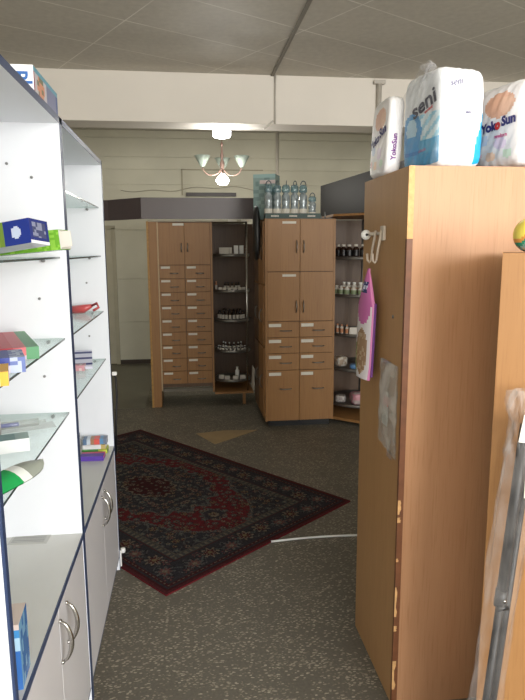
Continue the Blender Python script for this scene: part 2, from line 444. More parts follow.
# ------------------------------------------------------------------ white shelving on the left
X0 = -.37; XBK = -.76
def shelf_unit(y0, y1, label, glass_z, both_panels, handle_ys, base_label):
    t = thing('display_shelving_unit', label, 'shelving unit', (0, 0, 0))
    panels = [(y1 - .018, y1)] + ([(y0, y0 + .018)] if both_panels else [(y0, y0 + .018)])
    for a, b in panels:
        s = obj('side_panel', box(BM(), XBK, X0, a, b, 0.0, 2.0), M_WHITE, t)
        bm = BM(); box(bm, X0, X0 + .0015, a, b, 0, 2.0)
        if a < 1.3: box(bm, X0 - .004, X0, a - .0015, a, 0, 2.0)
        obj('edge_band', bm, M_BLUE, s)
    s = obj('top_panel', box(BM(), XBK, X0, y0 + .018, y1 - .018, 1.98, 2.0), M_WHITE, t)
    obj('edge_band', box(BM(), X0, X0 + .0015, y0, y1, 1.98, 2.0), M_BLUE, s)
    obj('back_panel', box(BM(), XBK - .008, XBK, y0, y1, .05, 2.0), M_WHITE, t)
    s = obj('countertop', box(BM(), XBK, X0, y0 + .018, y1 - .018, .637, .655), M_COUNTER, t)
    obj('edge_band', box(BM(), X0, X0 + .003, y0 + .018, y1 - .018, .637, .655), M_BLUE, s)
    obj('bottom_panel', box(BM(), XBK, X0 - .02, y0 + .018, y1 - .018, .06, .078), M_WHITE, t)
    p = obj('plinth', box(BM(), X0 - .035, X0 - .02, y0 + .018, y1 - .018, 0, .06), M_GREYDOOR, t)
    ym = (y0 + y1) / 2
    for (a, b, hy) in ((y0 + .02, ym - .0015, handle_ys[0]), (ym + .0015, y1 - .02, handle_ys[1])):
        d = obj('door', box(BM(), X0 - .018, X0 - .001, a, b, .068, .632, .0015), M_GREYDOOR, t)
        bm = BM(); pts = []
        for i in range(13):
            q = i / 12; pts.append((X0 + .004 + .026 * math.sin(PI * q) ** .6, hy, .468 + .125 * q))
        tube(bm, pts, [.004 + .003 * math.sin(PI * i / 12) for i in range(13)], 8)
        for z in (.468, .593): tube(bm, [(X0 - .002, hy, z), (X0 + .006, hy, z)], .0055, 8)
        obj('handle', bm, M_CHROME, d)
        obj('edge_band', box(BM(), X0 - .001, X0, a, b, .068, .073), M_BLUE, d)
    for z in glass_z:
        g = obj('glass_shelf', box(BM(), XBK + .01, X0 - .02, y0 + .02, y1 - .02, z - .0055, z), M_GLASS, t)
        g['label'] = 'clear glass shelf'
        bm = BM(); box(bm, X0 - .0205, X0 - .019, y0 + .02, y1 - .02, z - .0055, z)
        obj('polished_edge', bm, M_GLASSEDGE, g)
        for (yy, sg) in ((y0 + .018, 1), (y1 - .018, -1)):
            for xx in (X0 - .07, XBK + .07):
                obj('shelf_peg', tube(BM(), [(xx, yy, z - .0115), (xx, yy + sg * .014, z - .0115)], .0055, 8), M_PEG, t)
    for z in (1.86, 1.82, 1.20, 1.45):
        xx = X0 - .09 if z != 1.86 else X0 - .16
        obj('peg_hole_cap', tube(BM(), [(xx, y1 - .018, z), (xx, y1 - .021, z)], .0045, 8), M_PEG, t)
    return t
u1 = shelf_unit(1.165, 2.0, 'white open shelving unit nearest the camera, navy edges, cluttered glass shelves over a cupboard', (1.58, 1.323, 1.079), True, (1.578, 1.668), '')
u2 = shelf_unit(2.0, 2.93, 'farther white shelving unit with navy edges and sparsely filled glass shelves', (1.795, 1.575, 1.318, 1.09), True, (2.43, 2.50), '')
# white foot at the end of the row
bm = BM(); box(bm, -.376, -.362, 2.932, 2.95, .0, .09, .003); lathe(bm, [(0, 0), (.011, 0), (.013, .008), (.012, .022), (0, .026)], (-.355, 2.95, .075), 12)
tag(obj('shelf_foot', bm, M_WPL), 'small white plastic block on the floor at the far end of the white shelving', 'block')
# black power cord at the far end
bm = BM()
tube(bm, [(-.362, 2.945, 1.0), (-.352, 2.95, .99), (-.350, 2.95, .93), (-.352, 2.95, .86), (-.360, 2.945, .76), (-.366, 2.94, .6)], .005, 8)
o = obj('power_cord', bm, M_BLACK); tag(o, 'black power cord with a white plug hanging down the far end of the white shelving', 'cord')
obj('plug', box(BM(), -.368, -.345, 2.936, 2.956, 1.0, 1.018, .004), M_WPL, o)

# ---- things on the left shelves
def hsh(*a):
    v = math.sin(sum(x * k for x, k in zip(a, (12.9898, 78.233, 37.719)))) * 43758.5453
    return v - math.floor(v)

def f_topbox(fc, u, v):
    if fc == 'front': return (240, 242, 244)
    if fc == 'top': return (150, 185, 200)
    if fc == 'right':
        if v > .72: return (88, 150, 172) if v > .80 else (150, 175, 185)
        if u < .05: return (140, 60, 80)
        if u < .45 and (u - .27) ** 2 / .03 + (v - .4) ** 2 / .12 < 1:
            return (205, 140, 110) if hsh(int(u * 14), int(v * 6)) > .3 else (110, 110, 80)
        if u > .92: return (40, 70, 130)
        return (110, 115, 150) if u > .5 else (190, 185, 190)
    return (215, 220, 222)
t = painted('nappy_carton', (.055, .295, .063), f_topbox, M_PAINT, res=.012)
t.location = (-.3985, 1.835, 2.0005)
tag(t, 'long white and teal printed carton lying on top of the nearest white shelving', 'carton')
# the end reads Pl, turned on its side
lettering(t, 'front', 'pl', .045, .62, .50, M_BLUEINK, ang=-PI / 2, bold=.0015)

def f_blue(fc, u, v):
    if fc == 'front':
        if u > .68: return (40, 58, 140) if not ((u - .83) ** 2 / .004 + (v - .5) ** 2 / .06 < 1) else (205, 215, 235)
        if u > .62: return (120, 150, 60)
        if u > .45 and v < .5: return (220, 225, 110)
        return (225, 238, 240) if hsh(int(u * 40), int(v * 9)) > .35 else (176, 206, 205)
    if fc == 'right':
        if v < .12 : return (230, 232, 240)
        if .15 < u < .85 and .25 < v < .85: return (70, 76, 110) if hsh(int(u * 9), int(v * 7)) > .4 else (130, 135, 160)
        return (44, 54, 120)
    if fc == 'top': return (44, 58, 138)
    return (190, 195, 205)
t = painted('medicine_box', (.22, .075, .058), f_blue, M_GLOSS, res=.0035)
t.location = (-.445, 1.565, 1.600); t.rotation_euler = (math.radians(-5), math.radians(-8), math.radians(-20))
tag(t, 'navy blue printed box tilted on the top glass shelf of the nearest white shelving', 'box')
def f_green(fc, u, v):
    if fc == 'front': return (112, 172, 52) if hsh(int(u * 30), int(v * 8)) > .25 else (140, 195, 72)
    if fc == 'top': return (128, 184, 60)
    return (120, 176, 60)
t = thing('medicine_box', 'lime green box with an open white end flap on the top glass shelf', 'box', (-.422, 1.695, 1.592), rot=(0, math.radians(-5), math.radians(-10)))
body = painted('carton', (.22, .07, .052), f_green, M_GLOSS, t, res=.006)
bm = BM(); box(bm, .110, .113, -.034, .034, .002, .05); box(bm, .111, .142, -.035, -.0335, .006, .046); 
obj('end_flap', bm, M_PAPER, t)['label'] = 'white open end flap'
def f_brown(fc, u, v): return (150, 125, 110)
t = painted('medicine_box', (.12, .08, .07), f_brown, M_PAINT, res=.02); t.location = (-.585, 1.72, 1.581)
tag(t, 'plain brown box at the back of the top glass shelf, left of the navy box', 'box')

Z2 = 1.3235
def flat(fn, size, loc, rz, label, name='carton', cat='box', tilt=(0, 0), m=None, res=.008):
    t = painted(name, size, fn, m or M_PAINT, res=res); t.location = loc; t.rotation_euler = (tilt[0], tilt[1], rz)
    return tag(t, label, cat)
def f_red(fc, u, v):
    if u > .86 and fc in ('front', 'top', 'back'): return (70, 140, 90)
    if fc == 'right': return (84, 150, 100)
    if fc == 'front' and v < .3 : return (196, 180, 196)
    return (192, 52, 62) if not (u > .75) else (200, 90, 96)
flat(f_red, (.24, .34, .032), (-.553, 1.724, Z2), math.radians(20), 'large flat red box with a green end lying on the middle glass shelf', res=.01)
def f_bluebox(fc, u, v):
    if fc in ('front', 'top') and u > .86: return (92, 110, 170) if hsh(int(u * 60), int(v * 12)) > .5 else (180, 190, 215)
    return (44, 60, 148) if v > .55 or fc == 'top' else (196, 186, 200)
flat(f_bluebox, (.22, .12, .036), (-.495, 1.45, Z2), math.radians(18), 'flat blue and white box in front of the red box on the middle shelf')
def f_yel(fc, u, v):
    if fc == 'right': return (214, 206, 214)
    return (238, 178, 50) if u > .88 else (236, 236, 236)
flat(f_yel, (.16, .10, .03), (-.46, 1.31, Z2), math.radians(15), 'white and yellow box nearest the camera on the middle glass shelf')
Z3 = 1.0795
# syringe packs
def syringe(loc, rz, label):
    t = thing('syringe_pack', label, 'syringe', loc, rz)
    bm = BM(); tube(bm, [(-.10, 0, .016), (.055, 0, .016)], .011, 10); tube(bm, [(.055, 0, .016), (.075, 0, .016)], .004, 8)
    obj('barrel', bm, M_CLEAR, t)
    bm = BM(); tube(bm, [(-.15, 0, .016), (.0, 0, .016)], .006, 8); tube(bm, [(-.15, 0, .016), (-.146, 0, .016)], .014, 10)
    obj('plunger', bm, mat('syringe_blue', (120, 130, 190), .4), t)
    bm = BM(); box(bm, -.17, .10, -.032, .032, 0.001, .004, .001); obj('wrapper', bm, M_FILM, t)
    return t
s = syringe((-.50, 1.80, Z3), .35, 'wrapped plastic syringe lying at the back of the lowest glass shelf')
def f_teal(fc, u, v):
    if fc == 'top': return (120, 160, 160) if u < .8 else (160, 190, 186)
    if fc == 'right': return (236, 240, 240) if abs(u - .5) > .12 else (190, 90, 100)
    return (232, 236, 236)
flat(f_teal, (.15, .06, .035), (-.50, 1.60, Z3), math.radians(18), 'small white box with a teal lid on the lowest glass shelf', 'medicine_box', 'box')
def f_grey(fc, u, v): return (150, 145, 145) if v < .6 else (190, 186, 184)
flat(f_grey, (.10, .05, .045), (-.585, 1.74, Z3), .3, 'small grey box at the left end of the lowest glass shelf', 'medicine_box', 'box')
# green sachet with a grey rounded tip poking over the edge
bm = BM(); lay = bm.loops.layers.float_color.new('Col')
prof = [(-.20, .028), (-.12, .034), (-.04, .036), (0.0, .036), (.02, .036), (.05, .035), (.08, .03), (.10, .022), (.115, .010), (.119, .002)]
top = []; bot = []
for x, w in prof:
    top.append([bm.verts.new((x, w * s, .010 * math.cos(s * 1.4))) for s in (-1, -.5, 0, .5, 1)])
    bot.append([bm.verts.new((x, w * s, -.010 * math.cos(s * 1.4))) for s in (-1, -.5, 0, .5, 1)])
for G, fl in ((top, False), (bot, True)):
    for i in range(len(G) - 1):
        for k in range(4):
            q = [G[i][k], G[i + 1][k], G[i + 1][k + 1], G[i][k + 1]]
            f = bm.faces.new(q[::-1] if fl else q); f.smooth = True
            x = prof[i][0]; c = lin((34, 160, 84) if x < .015 else (232, 236, 232) if x < .03 else (150, 156, 146))
            for l in f.loops: l[lay] = c
bmesh.ops.remove_doubles(bm, verts=bm.verts[:], dist=1e-4)
o = obj('toothbrush_pack', bm, M_GLOSS, loc=(-.400, 1.325, Z3 + .024), rot=(.35, -.05, 1.05))
o.scale = (.9, .85, .9)
tag(o, 'green tapered pack with a grey rounded tip sticking out over the lowest glass shelf', 'pack')
# counter of the first unit
def f_note(fc, u, v):
    if fc == 'top' and .08 < u < .9 and .15 < v < .85 and int(v * 16) % 2 == 0: return (150, 150, 146)
    return (186, 186, 180)
o = painted('price_note', (.125, .085, .0012), f_note, M_PAINT, res=.004); o.location = (-.535, 1.967, .6552); o.rotation_euler = (0, 0, math.radians(-3))
tag(o, 'grey printed note lying on the white counter of the nearest unit', 'note')
def f_counter(fc, u, v):
    if fc == 'front': 
        if v > .9: return (214, 196, 186)
        if u > .55 and v < .62: return (225, 210, 70) if u < .75 else (60, 110, 180)
        return (70, 140, 200) if hsh(int(u * 8), int(v * 10)) > .3 else (170, 205, 228)
    if fc == 'right': return (36, 100, 168) if hsh(int(u * 8), int(v * 6)) > .3 else (110, 165, 205)
    if fc == 'top': return (222, 205, 195)
    return (60, 120, 185)
t = painted('nappy_carton', (.11, .085, .155), f_counter, M_GLOSS, res=.006); t.location = (-.432, 1.275, .6555); t.rotation_euler = (0, 0, math.radians(4))
tag(t, 'blue printed carton on the counter of the nearest white shelving', 'carton')
# second unit
bm = BM(); tube(bm, [(-.53, 2.86, 1.33), (-.47, 2.84, 1.335), (-.43, 2.83, 1.35)], [.018, .02, .008], 10)
bm2 = bm; tube(bm2, [(-.43, 2.83, 1.35), (-.405, 2.815, 1.362), (-.395, 2.80, 1.345), (-.42, 2.80, 1.33)], .006, 8)
tag(obj('small_red_item', bm2, mat('pink_red_plastic', (196, 84, 84), .35)), 'small pinkish red item lying on the second lowest glass shelf of the farther unit', 'oddment')  # unidentified pinkish red thing, modelled as a bent tube
def f_book(fc, u, v):
    if fc == 'top' and int(v * 9) % 3 == 1: return (70, 74, 130)
    return (220, 220, 236)
t = painted('leaflet', (.10, .15, .012), f_book, M_PAINT, res=.008); t.location = (-.47, 2.70, 1.12); t.rotation_euler = (.35, .0, .15)
tag(t, 'white leaflet with blue lines tilted on the lowest glass shelf of the farther unit', 'leaflet')
def f_pink(fc, u, v): return (206, 150, 158) if hsh(int(u * 6), int(v * 5)) > .4 else (222, 200, 200)
t = painted('medicine_box', (.08, .10, .025), f_pink, M_PAINT, res=.01); t.location = (-.48, 2.66, 1.091)
tag(t, 'pale pink box under the leaflet on the lowest glass shelf of the farther unit', 'box')
def f_c1(fc, u, v):
    if fc in ('front', 'top'): return [(92, 120, 150), (190, 200, 210), (160, 120, 90), (210, 90, 80), (90, 140, 180), (110, 120, 140)][int(u * 6) % 6]
    return (170, 180, 190)
def f_c2(fc, u, v): return (226, 226, 228) if u < .8 else (190, 170, 110)
def f_c3(fc, u, v): return (74, 150, 70) if u < .6 else (186, 196, 70)
def f_c4(fc, u, v): return (90, 60, 160) if v < .7 or fc == 'front' else (200, 70, 110)
flat(f_c3, (.115, .07, .018), (-.447, 2.84, .6555), .02, 'green and yellow box at the bottom of the small stack on the farther counter', 'medicine_box', res=.01)
flat(f_c2, (.105, .06, .020), (-.450, 2.845, .674), .0, 'white box in the middle of the small stack on the farther counter', 'medicine_box', res=.01)
flat(f_c1, (.11, .055, .026), (-.447, 2.85, .6945), .04, 'multicoloured box on top of the small stack on the farther counter', 'medicine_box', res=.008)
flat(f_c4, (.105, .065, .022), (-.445, 2.735, .6555), -.02, 'purple box with a red edge in front of the small stack on the farther counter', 'medicine_box', res=.01)
bm = BM(); lathe(bm, [(0, 0), (.017, 0), (.018, .004), (.018, .07), (.009, .082), (.009, .09)], seg=14)
t = thing('clear_bottle', 'small clear bottle with a grey cap beside the box stack on the farther counter', 'bottle', (-.520, 2.80, .6555))
obj('body', bm, M_FILM, t); bm = BM(); lathe(bm, [(0, .088), (.011, .088), (.011, .105), (0, .107)], seg=12); obj('cap', bm, M_PEG, t)

# ------------------------------------------------------------------ tall wooden cabinet, right
cx0, cy0, cx1, cy1, ch = .685, 1.84, 1.62, 2.31, 1.85
t = thing('tall_wooden_cabinet', 'tall light wooden cabinet carrying nappy packs, hooks on its left face', 'cabinet', (0, 0, 0))
obj('side_panel', box(BM(), cx0 + .018, cx1, cy0, cy0 + .018, 0, ch), W_BRIGHT, t)
obj('side_panel', box(BM(), cx0 + .018, cx1, cy1 - .018, cy1, 0, ch), W_SIDE, t)
bm = BM(); box(bm, cx0, cx0 + .018, cy0 + .004, cy1, 0.0, ch, .001)
obj('door', bm, W_SIDE, t)
obj('top_panel', box(BM(), cx0 + .018, cx1, cy0 + .018, cy1 - .018, ch - .018, ch), W_BRIGHT, t)
obj('back_panel', box(BM(), cx1 - .01, cx1, cy0 + .018, cy1 - .018, 0, ch - .018), W_DARK, t)
e = obj('edge_strip', box(BM(), cx0 - .0012, cx0 + .018, cy0 - .001, cy0 + .004, .0, 1.63, .0005), M_BROWNEDGE, t)
e['label'] = 'dark brown edge strip, chipped'
bm = BM(); box(bm, cx0 - .0012, cx0 + .018, cy0 - .001, cy0 + .004, 1.63, ch, .0005)
obj('bare_edge', bm, M_PALEWOOD, t)['label'] = 'pale bare edge above the brown strip'
rr = random.Random(3)
obj('edge_strip', box(BM(), cx0 - .0012, cx0, cy0 + .004, cy0 + .013, 0, 1.63), M_BROWNEDGE, t)
for (z, h, w) in ((.745, .05, .008), (.70, .018, .007), (.555, .012, .005), (.40, .11, .005), (.30, .02, .006), (.12, .11, .007)):
    bm = BM(); n = 6; w *= 1.1
    vs = [bm.verts.new((cx0 - .0016, cy0 - .0016, z + h * (i / n - .5))) for i in range(n + 1)]
    vs += [bm.verts.new((cx0 + w * rr.uniform(.5, 1.5), cy0 - .0016, z + h * (i / n - .5))) for i in range(n, -1, -1)]
    f = bm.faces.new(vs)
    r = bmesh.ops.extrude_face_region(bm, geom=[f]); bmesh.ops.translate(bm, verts=[v for v in r['geom'] if isinstance(v, bmesh.types.BMVert)], vec=(0, .002, 0))
    obj('chipped_patch', bm, M_PALEWOOD, t)['label'] = 'pale chipped spot'
bm = BM(); lathe(bm, [(0, 0), (.006, 0), (.006, .003), (.003, .004), (0, .004)], seg=12)
bmesh.ops.rotate(bm, verts=bm.verts[:], matrix=Matrix.Rotation(-PI / 2, 3, 'Y')); bmesh.ops.translate(bm, verts=bm.verts[:], vec=(cx0, 1.945, 1.375))
obj('screw_cap', bm, M_STEEL, t)

# hook with two arms
t = thing('double_hook_rail', 'beige double hook with a round white knob on the left face of the tall cabinet', 'hook', (cx0 - .0005, 2.14, 1.598))
bm = BM(); tube(bm, [(-.004, -.075, .055), (-.004, .0, .055)], .006, 8); box(bm, -.01, 0, -.10, -.06, .03, .08, .003)
obj('mount', bm, M_CREAM, t)
for yy in (-.075, -.01):
    bm = BM(); tube(bm, [(-.008, yy, .065), (-.016, yy + .012, .0), (-.018, yy + .02, -.04), (-.023, yy + .022, -.047), (-.030, yy + .022, -.04), (-.032, yy + .022, -.015)], [.005, .0045, .004, .004, .004, .005], 8)
    obj('hook_arm', bm, M_CREAM, t)
bm = BM(); tube(bm, [(-.004, .0, .055), (-.018, .055, .055)], .007, 8); obj('rod', bm, M_CREAM, t)
bm = BM(); lathe(bm, [(0, 0), (.016, 0), (.019, .006), (.016, .014), (.006, .017), (0, .017)], seg=18)
bmesh.ops.rotate(bm, verts=bm.verts[:], matrix=Matrix.Rotation(PI / 2, 3, 'X')); bmesh.ops.translate(bm, verts=bm.verts[:], vec=(-.026, .058, .052))
k = obj('knob', bm, M_WPL, t); k['label'] = 'round white knob'
bm = BM(); lathe(bm, [(0, 0), (.005, 0), (.005, .001), (0, .001)], seg=12)
bmesh.ops.rotate(bm, verts=bm.verts[:], matrix=Matrix.Rotation(PI / 2, 3, 'X')); bmesh.ops.translate(bm, verts=bm.verts[:], vec=(-.026, .0412, .052)); obj('screw', bm, M_BLACK, k)

# pink pack hanging from the hook: outline in (s = along the face, z), thickness
def hang_color(s, z):
    if z > -.135 + 0: 
        if abs(s) < .02 and -.085 < z < -.045: return (46, 50, 96) if hsh(int(s * 300), int(z * 300)) > .3 else (190, 190, 210)
        return (188, 98, 156)
    if (s / .05) ** 2 + ((z + .15) / .05) ** 2 < 1: return (188, 98, 156)
    if (s / .045) ** 2 + ((z + .30) / .085) ** 2 < 1: return (150, 118, 88) if hsh(int(s * 140), int(z * 90)) > .3 else (176, 150, 120)
    if s < -.035 and z < -.27: return (110, 140, 80)
    return (214, 206, 206)
bm = BM(); lay = bm.loops.layers.float_color.new('Col')
def outw(z):
    if z > -.015: return .010
    if z > -.10: return .010 + (.042) * ((-.015 - z) / .085) ** .8
    if z > -.13: return .052 + .016 * ((-.10 - z) / .03)
    if z > -.35: return .068
    return .068 - .012 * ((-.35 - z) / .05)
NZ, NS = 60, 16; G = {}
for side in (0, 1):
    for j in range(NZ + 1):
        z = -.40 * j / NZ
        for i in range(NS + 1):
            q = -1 + 2 * i / NS; s = q * outw(z)
            th = .016 * (1 - q * q) ** .5 * min(1, .25 + j / 14)
            G[side, j, i] = bm.verts.new(((-th if side else th * .5), s, z))
    for j in range(NZ):
        for i in range(NS):
            f = bm.faces.new((G[side, j, i], G[side, j, i + 1], G[side, j + 1, i + 1], G[side, j + 1, i])); f.smooth = True
            s = (-1 + 2 * (i + .5) / NS) * outw(-.4 * j / NZ); z = -.4 * (j + .5) / NZ
            c = lin(hang_color(-s, z))
            if i in (0, NS - 1): c = lin((214, 130, 180))
            for l in f.loops: l[lay] = c
bmesh.ops.remove_doubles(bm, verts=bm.verts[:], dist=2e-4)
o = obj('hair_roller_pack', bm, M_GLOSS, loc=(cx0 - .032, 2.125, 1.530), rot=(math.radians(1), math.radians(1.5), math.radians(8)))
o.name = 'hanging_pack'
tag(o, 'pink topped printed pack hanging from the hook on the tall cabinet', 'pack')
obj('side_seam', box(BM(), -.003, .004, -.071, -.064, -.385, -.12, .001), mat('purple_seam', (110, 60, 130), .4), o)
# clear sachet taped to the cabinet
bm = BM(); NS = 10; NZ = 24; G = {}
def sach(j, i, side):
    z = -.30 * j / NZ; w = .088 + .002 * (j / NZ) + .004 * math.sin(j * .9)
    q = -1 + 2 * i / NS; y = q * w + (.018 if j > 20 else 0) * (1 - q) * .0
    zz = z - (.03 * (1 - q) / 2 * (j / NZ)) * -1 - (.05 * (1 - q) * .5 if j > 18 else 0) * (j - 18) / 6
    th = .005 + .010 * (1 - q * q) * math.sin(PI * min(1, j / NZ)) * (1 if side else 0) + .0025 * math.sin(j * 1.1 + i * 2.1) * (1 - q * q)
    return Vector((-th if side else -.001, y, zz))
for side in (0, 1):
    for j in range(NZ + 1):
        for i in range(NS + 1): G[side, j, i] = bm.verts.new(sach(j, i, side))
    for j in range(NZ):
        for i in range(NS):
            f = bm.faces.new((G[side, j, i], G[side, j, i + 1], G[side, j + 1, i + 1], G[side, j + 1, i])); f.smooth = True
t = thing('clear_sachet', 'clear plastic sachet with a red dot slip fixed to the tall cabinet', 'sachet', (cx0 - .001, 1.965, 1.218))
obj('pouch', bm, M_POUCH, t)
def f_slip(fc, u, v):
    if (u - .45) ** 2 + ((v - .72) * 1.3) ** 2 < .03: return (220, 60, 40)
    return (190, 190, 184)
s = painted('slip', (.002, .055, .12), f_slip, M_PAINT, t, res=.004); s.location = (-.008, .012, -.225); s['label'] = 'white slip with a red dot'
obj('tape', box(BM(), -.006, -.004, -.03, .06, -.012, .004), M_WRAP, t); obj('seal', box(BM(), -.012, -.010, -.075, -.03, -.325, -.30), M_WRAP, t)

# ------------------------------------------------------------------ packs on the cabinet
def f_yoko(fc, u, v):
    w = (244, 244, 246)
    if fc == 'left':
        if (u - .55) ** 2 / .09 + (v - .74) ** 2 / .022 < 1:
            return (226, 178, 152) if (u - .70) ** 2 / .02 + (v - .72) ** 2 / .01 > 1 else (232, 190, 165)
        for (a, b, r, c) in ((.25, .36, .10, (206, 220, 240)), (.6, .30, .12, (228, 212, 232)), (.4, .15, .10, (246, 214, 190)), (.75, .16, .09, (214, 236, 216)), (.15, .18, .07, (244, 208, 216))):
            if (u - a) ** 2 + ((v - b) * 1.5) ** 2 < r * r: return c
        if u < .16 and .14 < v < .22: return (46, 44, 110)
        return (238, 236, 238)
    return w
def seni_bag(fc, u, v):
    if fc == 'left':
        if v < .17: return (40, 150, 205)
        a = ((u - .28) / .27) ** 2 + ((v - .40) / .20) ** 2; b = ((u - .28) / .15) ** 2 + ((v - .42) / .12) ** 2
        if a < 1 and b > 1 or (u < .5 and v < .36 and u > .08): return (60, 150, 208) if v > .2 else (30, 120, 190)
        if b < 1: return (180, 214, 232)
        if v < .30: return (60, 165, 212)
        if v < .56 and u > .45: return (150, 205, 228) if math.sin((v * 2.2 - u) * 22) > .2 else (212, 232, 240)
        return (226, 230, 234)
    if fc == 'front':
        if u > .80 and v < .56 and v < .18 + (u - .78) * 2.2: return (30, 165, 222)
        if u < .25 and v < .2: return (225, 240, 246)
        return (244, 245, 248)
    if fc == 'right': return (30, 165, 222) if v < .5 else (240, 242, 245)
    return (240, 242, 245)
# small pack
t = painted('nappy_pack', (.058, .19, .262), f_yoko, M_SOFT, res=.006, soft=7, wr=.03, seed=4, puff=.05)
t.location = (cx0 + .028, 2.172, 1.852); t.rotation_euler = (0, math.radians(3), 0)
tag(t, 'small white nappy pack at the far left corner on top of the tall cabinet', 'nappy pack')
lettering(t, 'left', 'Yoko', .044, .33, .47, M_NAVYINK, ang=.25, bold=.0018)
lettering(t, 'left', 'Sun', .044, .74, .57, M_NAVYINK, ang=.25, bold=.0018)
lettering(t, 'front', 'YokoSun', .024, .45, .35, M_PURPINK, ang=PI / 2, bold=.0008)
# big seni pack
def tap(p):
    k = 1 - .06 * max(0, p.z - .6)
    return Vector((p.x * k, p.y * k, p.z))
t = painted('nappy_pack', (.17, .205, .30), seni_bag, M_SOFT, res=.006, soft=9, wr=.022, seed=9, puff=.03, shape=tap)
t.location = (.843, 1.980, 1.853); t.rotation_euler = (0, 0, math.radians(13))
tag(t, 'tallest white and blue nappy pack on top of the tall cabinet', 'nappy pack')
lettering(t, 'left', 'seni', .068, .60, .66, M_DKINK, ang=.30, bold=.0016, sx=1.2)
lettering(t, 'left', 'standard', .012, .72, .59, M_REDINK, ang=.28, bold=.0008)
lettering(t, 'front', 'seni', .030, .32, .83, M_NAVYINK, ang=.22, italic=.4)
lettering(t, 'front', 'seni', .012, .60, .55, M_NAVYINK, bold=.0003)
lettering(t, 'left', 'classic', .016, .60, .20, M_PINKINK, ang=.1)
# plastic wrap tuft and film over the left side
bm = BM(); rr = random.Random(5); NU = 28; NV = 30; G = {}
for j in range(NV + 1):
    for i in range(NU + 1):
        a = i / NU; b = j / NV
        # sheet wraps left face and the near left corner, gathered into a tuft at the top
        path = [(-.092, .108), (-.093, .0), (-.091, -.102), (-.03, -.110)]
        q = a * 3; k = min(2, int(q)); f = q - k
        x = path[k][0] * (1 - f) + path[k + 1][0] * f; y = path[k][1] * (1 - f) + path[k + 1][1] * f
        wv = .0035 * math.sin(a * 19 + b * 6) + .003 * math.sin(a * 41 - b * 15) + .003 * math.sin(b * 23 + a * 7)
        g = max(0, b - .72) / .28
        x = x * (1 - g) + (-.088 + .012 * math.sin(a * 17)) * g - .004 + wv; y = y * (1 - g) + (-.045 + .035 * math.cos(a * 13)) * g + wv
        G[j, i] = bm.verts.new((x, y, .006 + b * .305 + g * .008 * math.sin(a * 23)))
for j in range(NV):
    for i in range(NU):
        bm.faces.new((G[j, i], G[j, i + 1], G[j + 1, i + 1], G[j + 1, i])).smooth = True
obj('film_wrap', bm, M_WRAP, t)['label'] = 'crumpled clear wrap with a twisted top'
# right pack
t = painted('nappy_pack', (.22, .22, .262), f_yoko, M_SOFT, res=.006, soft=7, wr=.028, seed=15, puff=.05)
t.location = (1.106, 1.945, 1.853); t.rotation_euler = (0, 0, math.radians(13))
tag(t, 'wide white nappy pack with a baby picture, at the right on the tall cabinet', 'nappy pack')
lettering(t, 'left', 'Yok', .040, .36, .50, M_NAVYINK, ang=.08, bold=.002)
lettering(t, 'left', 'o', .040, .545, .51, M_REDINK, ang=.08, bold=.003)
lettering(t, 'left', 'Sun', .040, .75, .54, M_NAVYINK, ang=.08, bold=.002)
lettering(t, 'left', 'newborn', .016, .62, .38, M_PINKINK, bold=.0004)
lettering(t, 'front', 'YokoSun', .034, .20, .34, M_PURPINK, ang=PI / 2, bold=.0014)

# ------------------------------------------------------------------ second wooden cabinet at the right edge
ang2 = math.radians(-28.6)
t = thing('low_wooden_cabinet', 'lower wooden cabinet at the right edge of the view in front of the tall one', 'cabinet', (.803, 1.474, 0), ang2)
obj('front_panel', box(BM(), 0, .60, 0, .018, 0, 1.588, .001), W_MID, t)
obj('side_panel', box(BM(), 0, .018, .018, .36, 0, 1.588), W_MID, t)
obj('side_panel', box(BM(), .582, .60, .018, .36, 0, 1.588), W_MID, t)
obj('back_panel', box(BM(), .018, .582, .35, .36, 0, 1.588), W_DARK, t)
obj('top_panel', box(BM(), .018, .582, .018, .35, 1.570, 1.588), W_MID, t)
def f_ball(p):
    a = .6 * p.z - .8 * p.x
    if a > .62: return (232, 212, 92)
    if a > .45: return (222, 150, 70)
    if a > .25: return (46, 146, 112)
    k = math.sin(p.x * 9 + 2 * math.sin(p.y * 7)) * math.sin(p.z * 8 + p.y * 5)
    if k > .45: return (206, 160, 120)
    if k < -.5: return (50, 96, 92)
    return (138, 166, 158)
bm = BM(); lay = bm.loops.layers.float_color.new('Col')
bmesh.ops.create_uvsphere(bm, u_segments=40, v_segments=28, radius=1)
for f in bm.faces:
    c = lin(f_ball(f.calc_center_median())); f.smooth = True
    for l in f.loops: l[lay] = c
for v in bm.verts: v.co *= .045
o = obj('toy_ball', bm, M_GLOSS, loc=(.872, 1.462, 1.633)); tag(o, 'small green, yellow and orange patterned ball on the lower wooden cabinet', 'ball')

# crutches in a plastic bag leaning on it
A = Vector((.732, 1.350, 0)); B = Vector((.842, 1.382, 1.16))
t = thing('crutch', 'black walking crutch wrapped in a clear plastic bag, leaning on the lower wooden cabinet', 'crutch', tuple(A))
D = B - A
bm = BM(); tube(bm, [D * 0.02, D * .62], .010, 12); obj('lower_tube', bm, M_BLACKM, t)
bm = BM(); tube(bm, [D * .60, D * 1.0], .0135, 12); obj('upper_tube', bm, M_BLACKM, t)
bm = BM(); tube(bm, [D * .02 + Vector((.022, .004, 0)), D * .95 + Vector((.024, .006, 0))], .009, 12); obj('side_tube', bm, M_BLACKM, t)
bm = BM(); lathe(bm, [(0, 0), (.02, 0), (.018, .03), (.013, .05), (0, .05)], (0, 0, 0), 14); obj('rubber_foot', bm, M_BLACK, t)
bm = BM(); tube(bm, [D * .58 + Vector((-.014, -.012, 0)), D * .58 + Vector((.014, -.014, .004))], .007, 10); tube(bm, [D * .58, D * .62], .016, 12); obj('clamp', bm, M_BLACK, t)
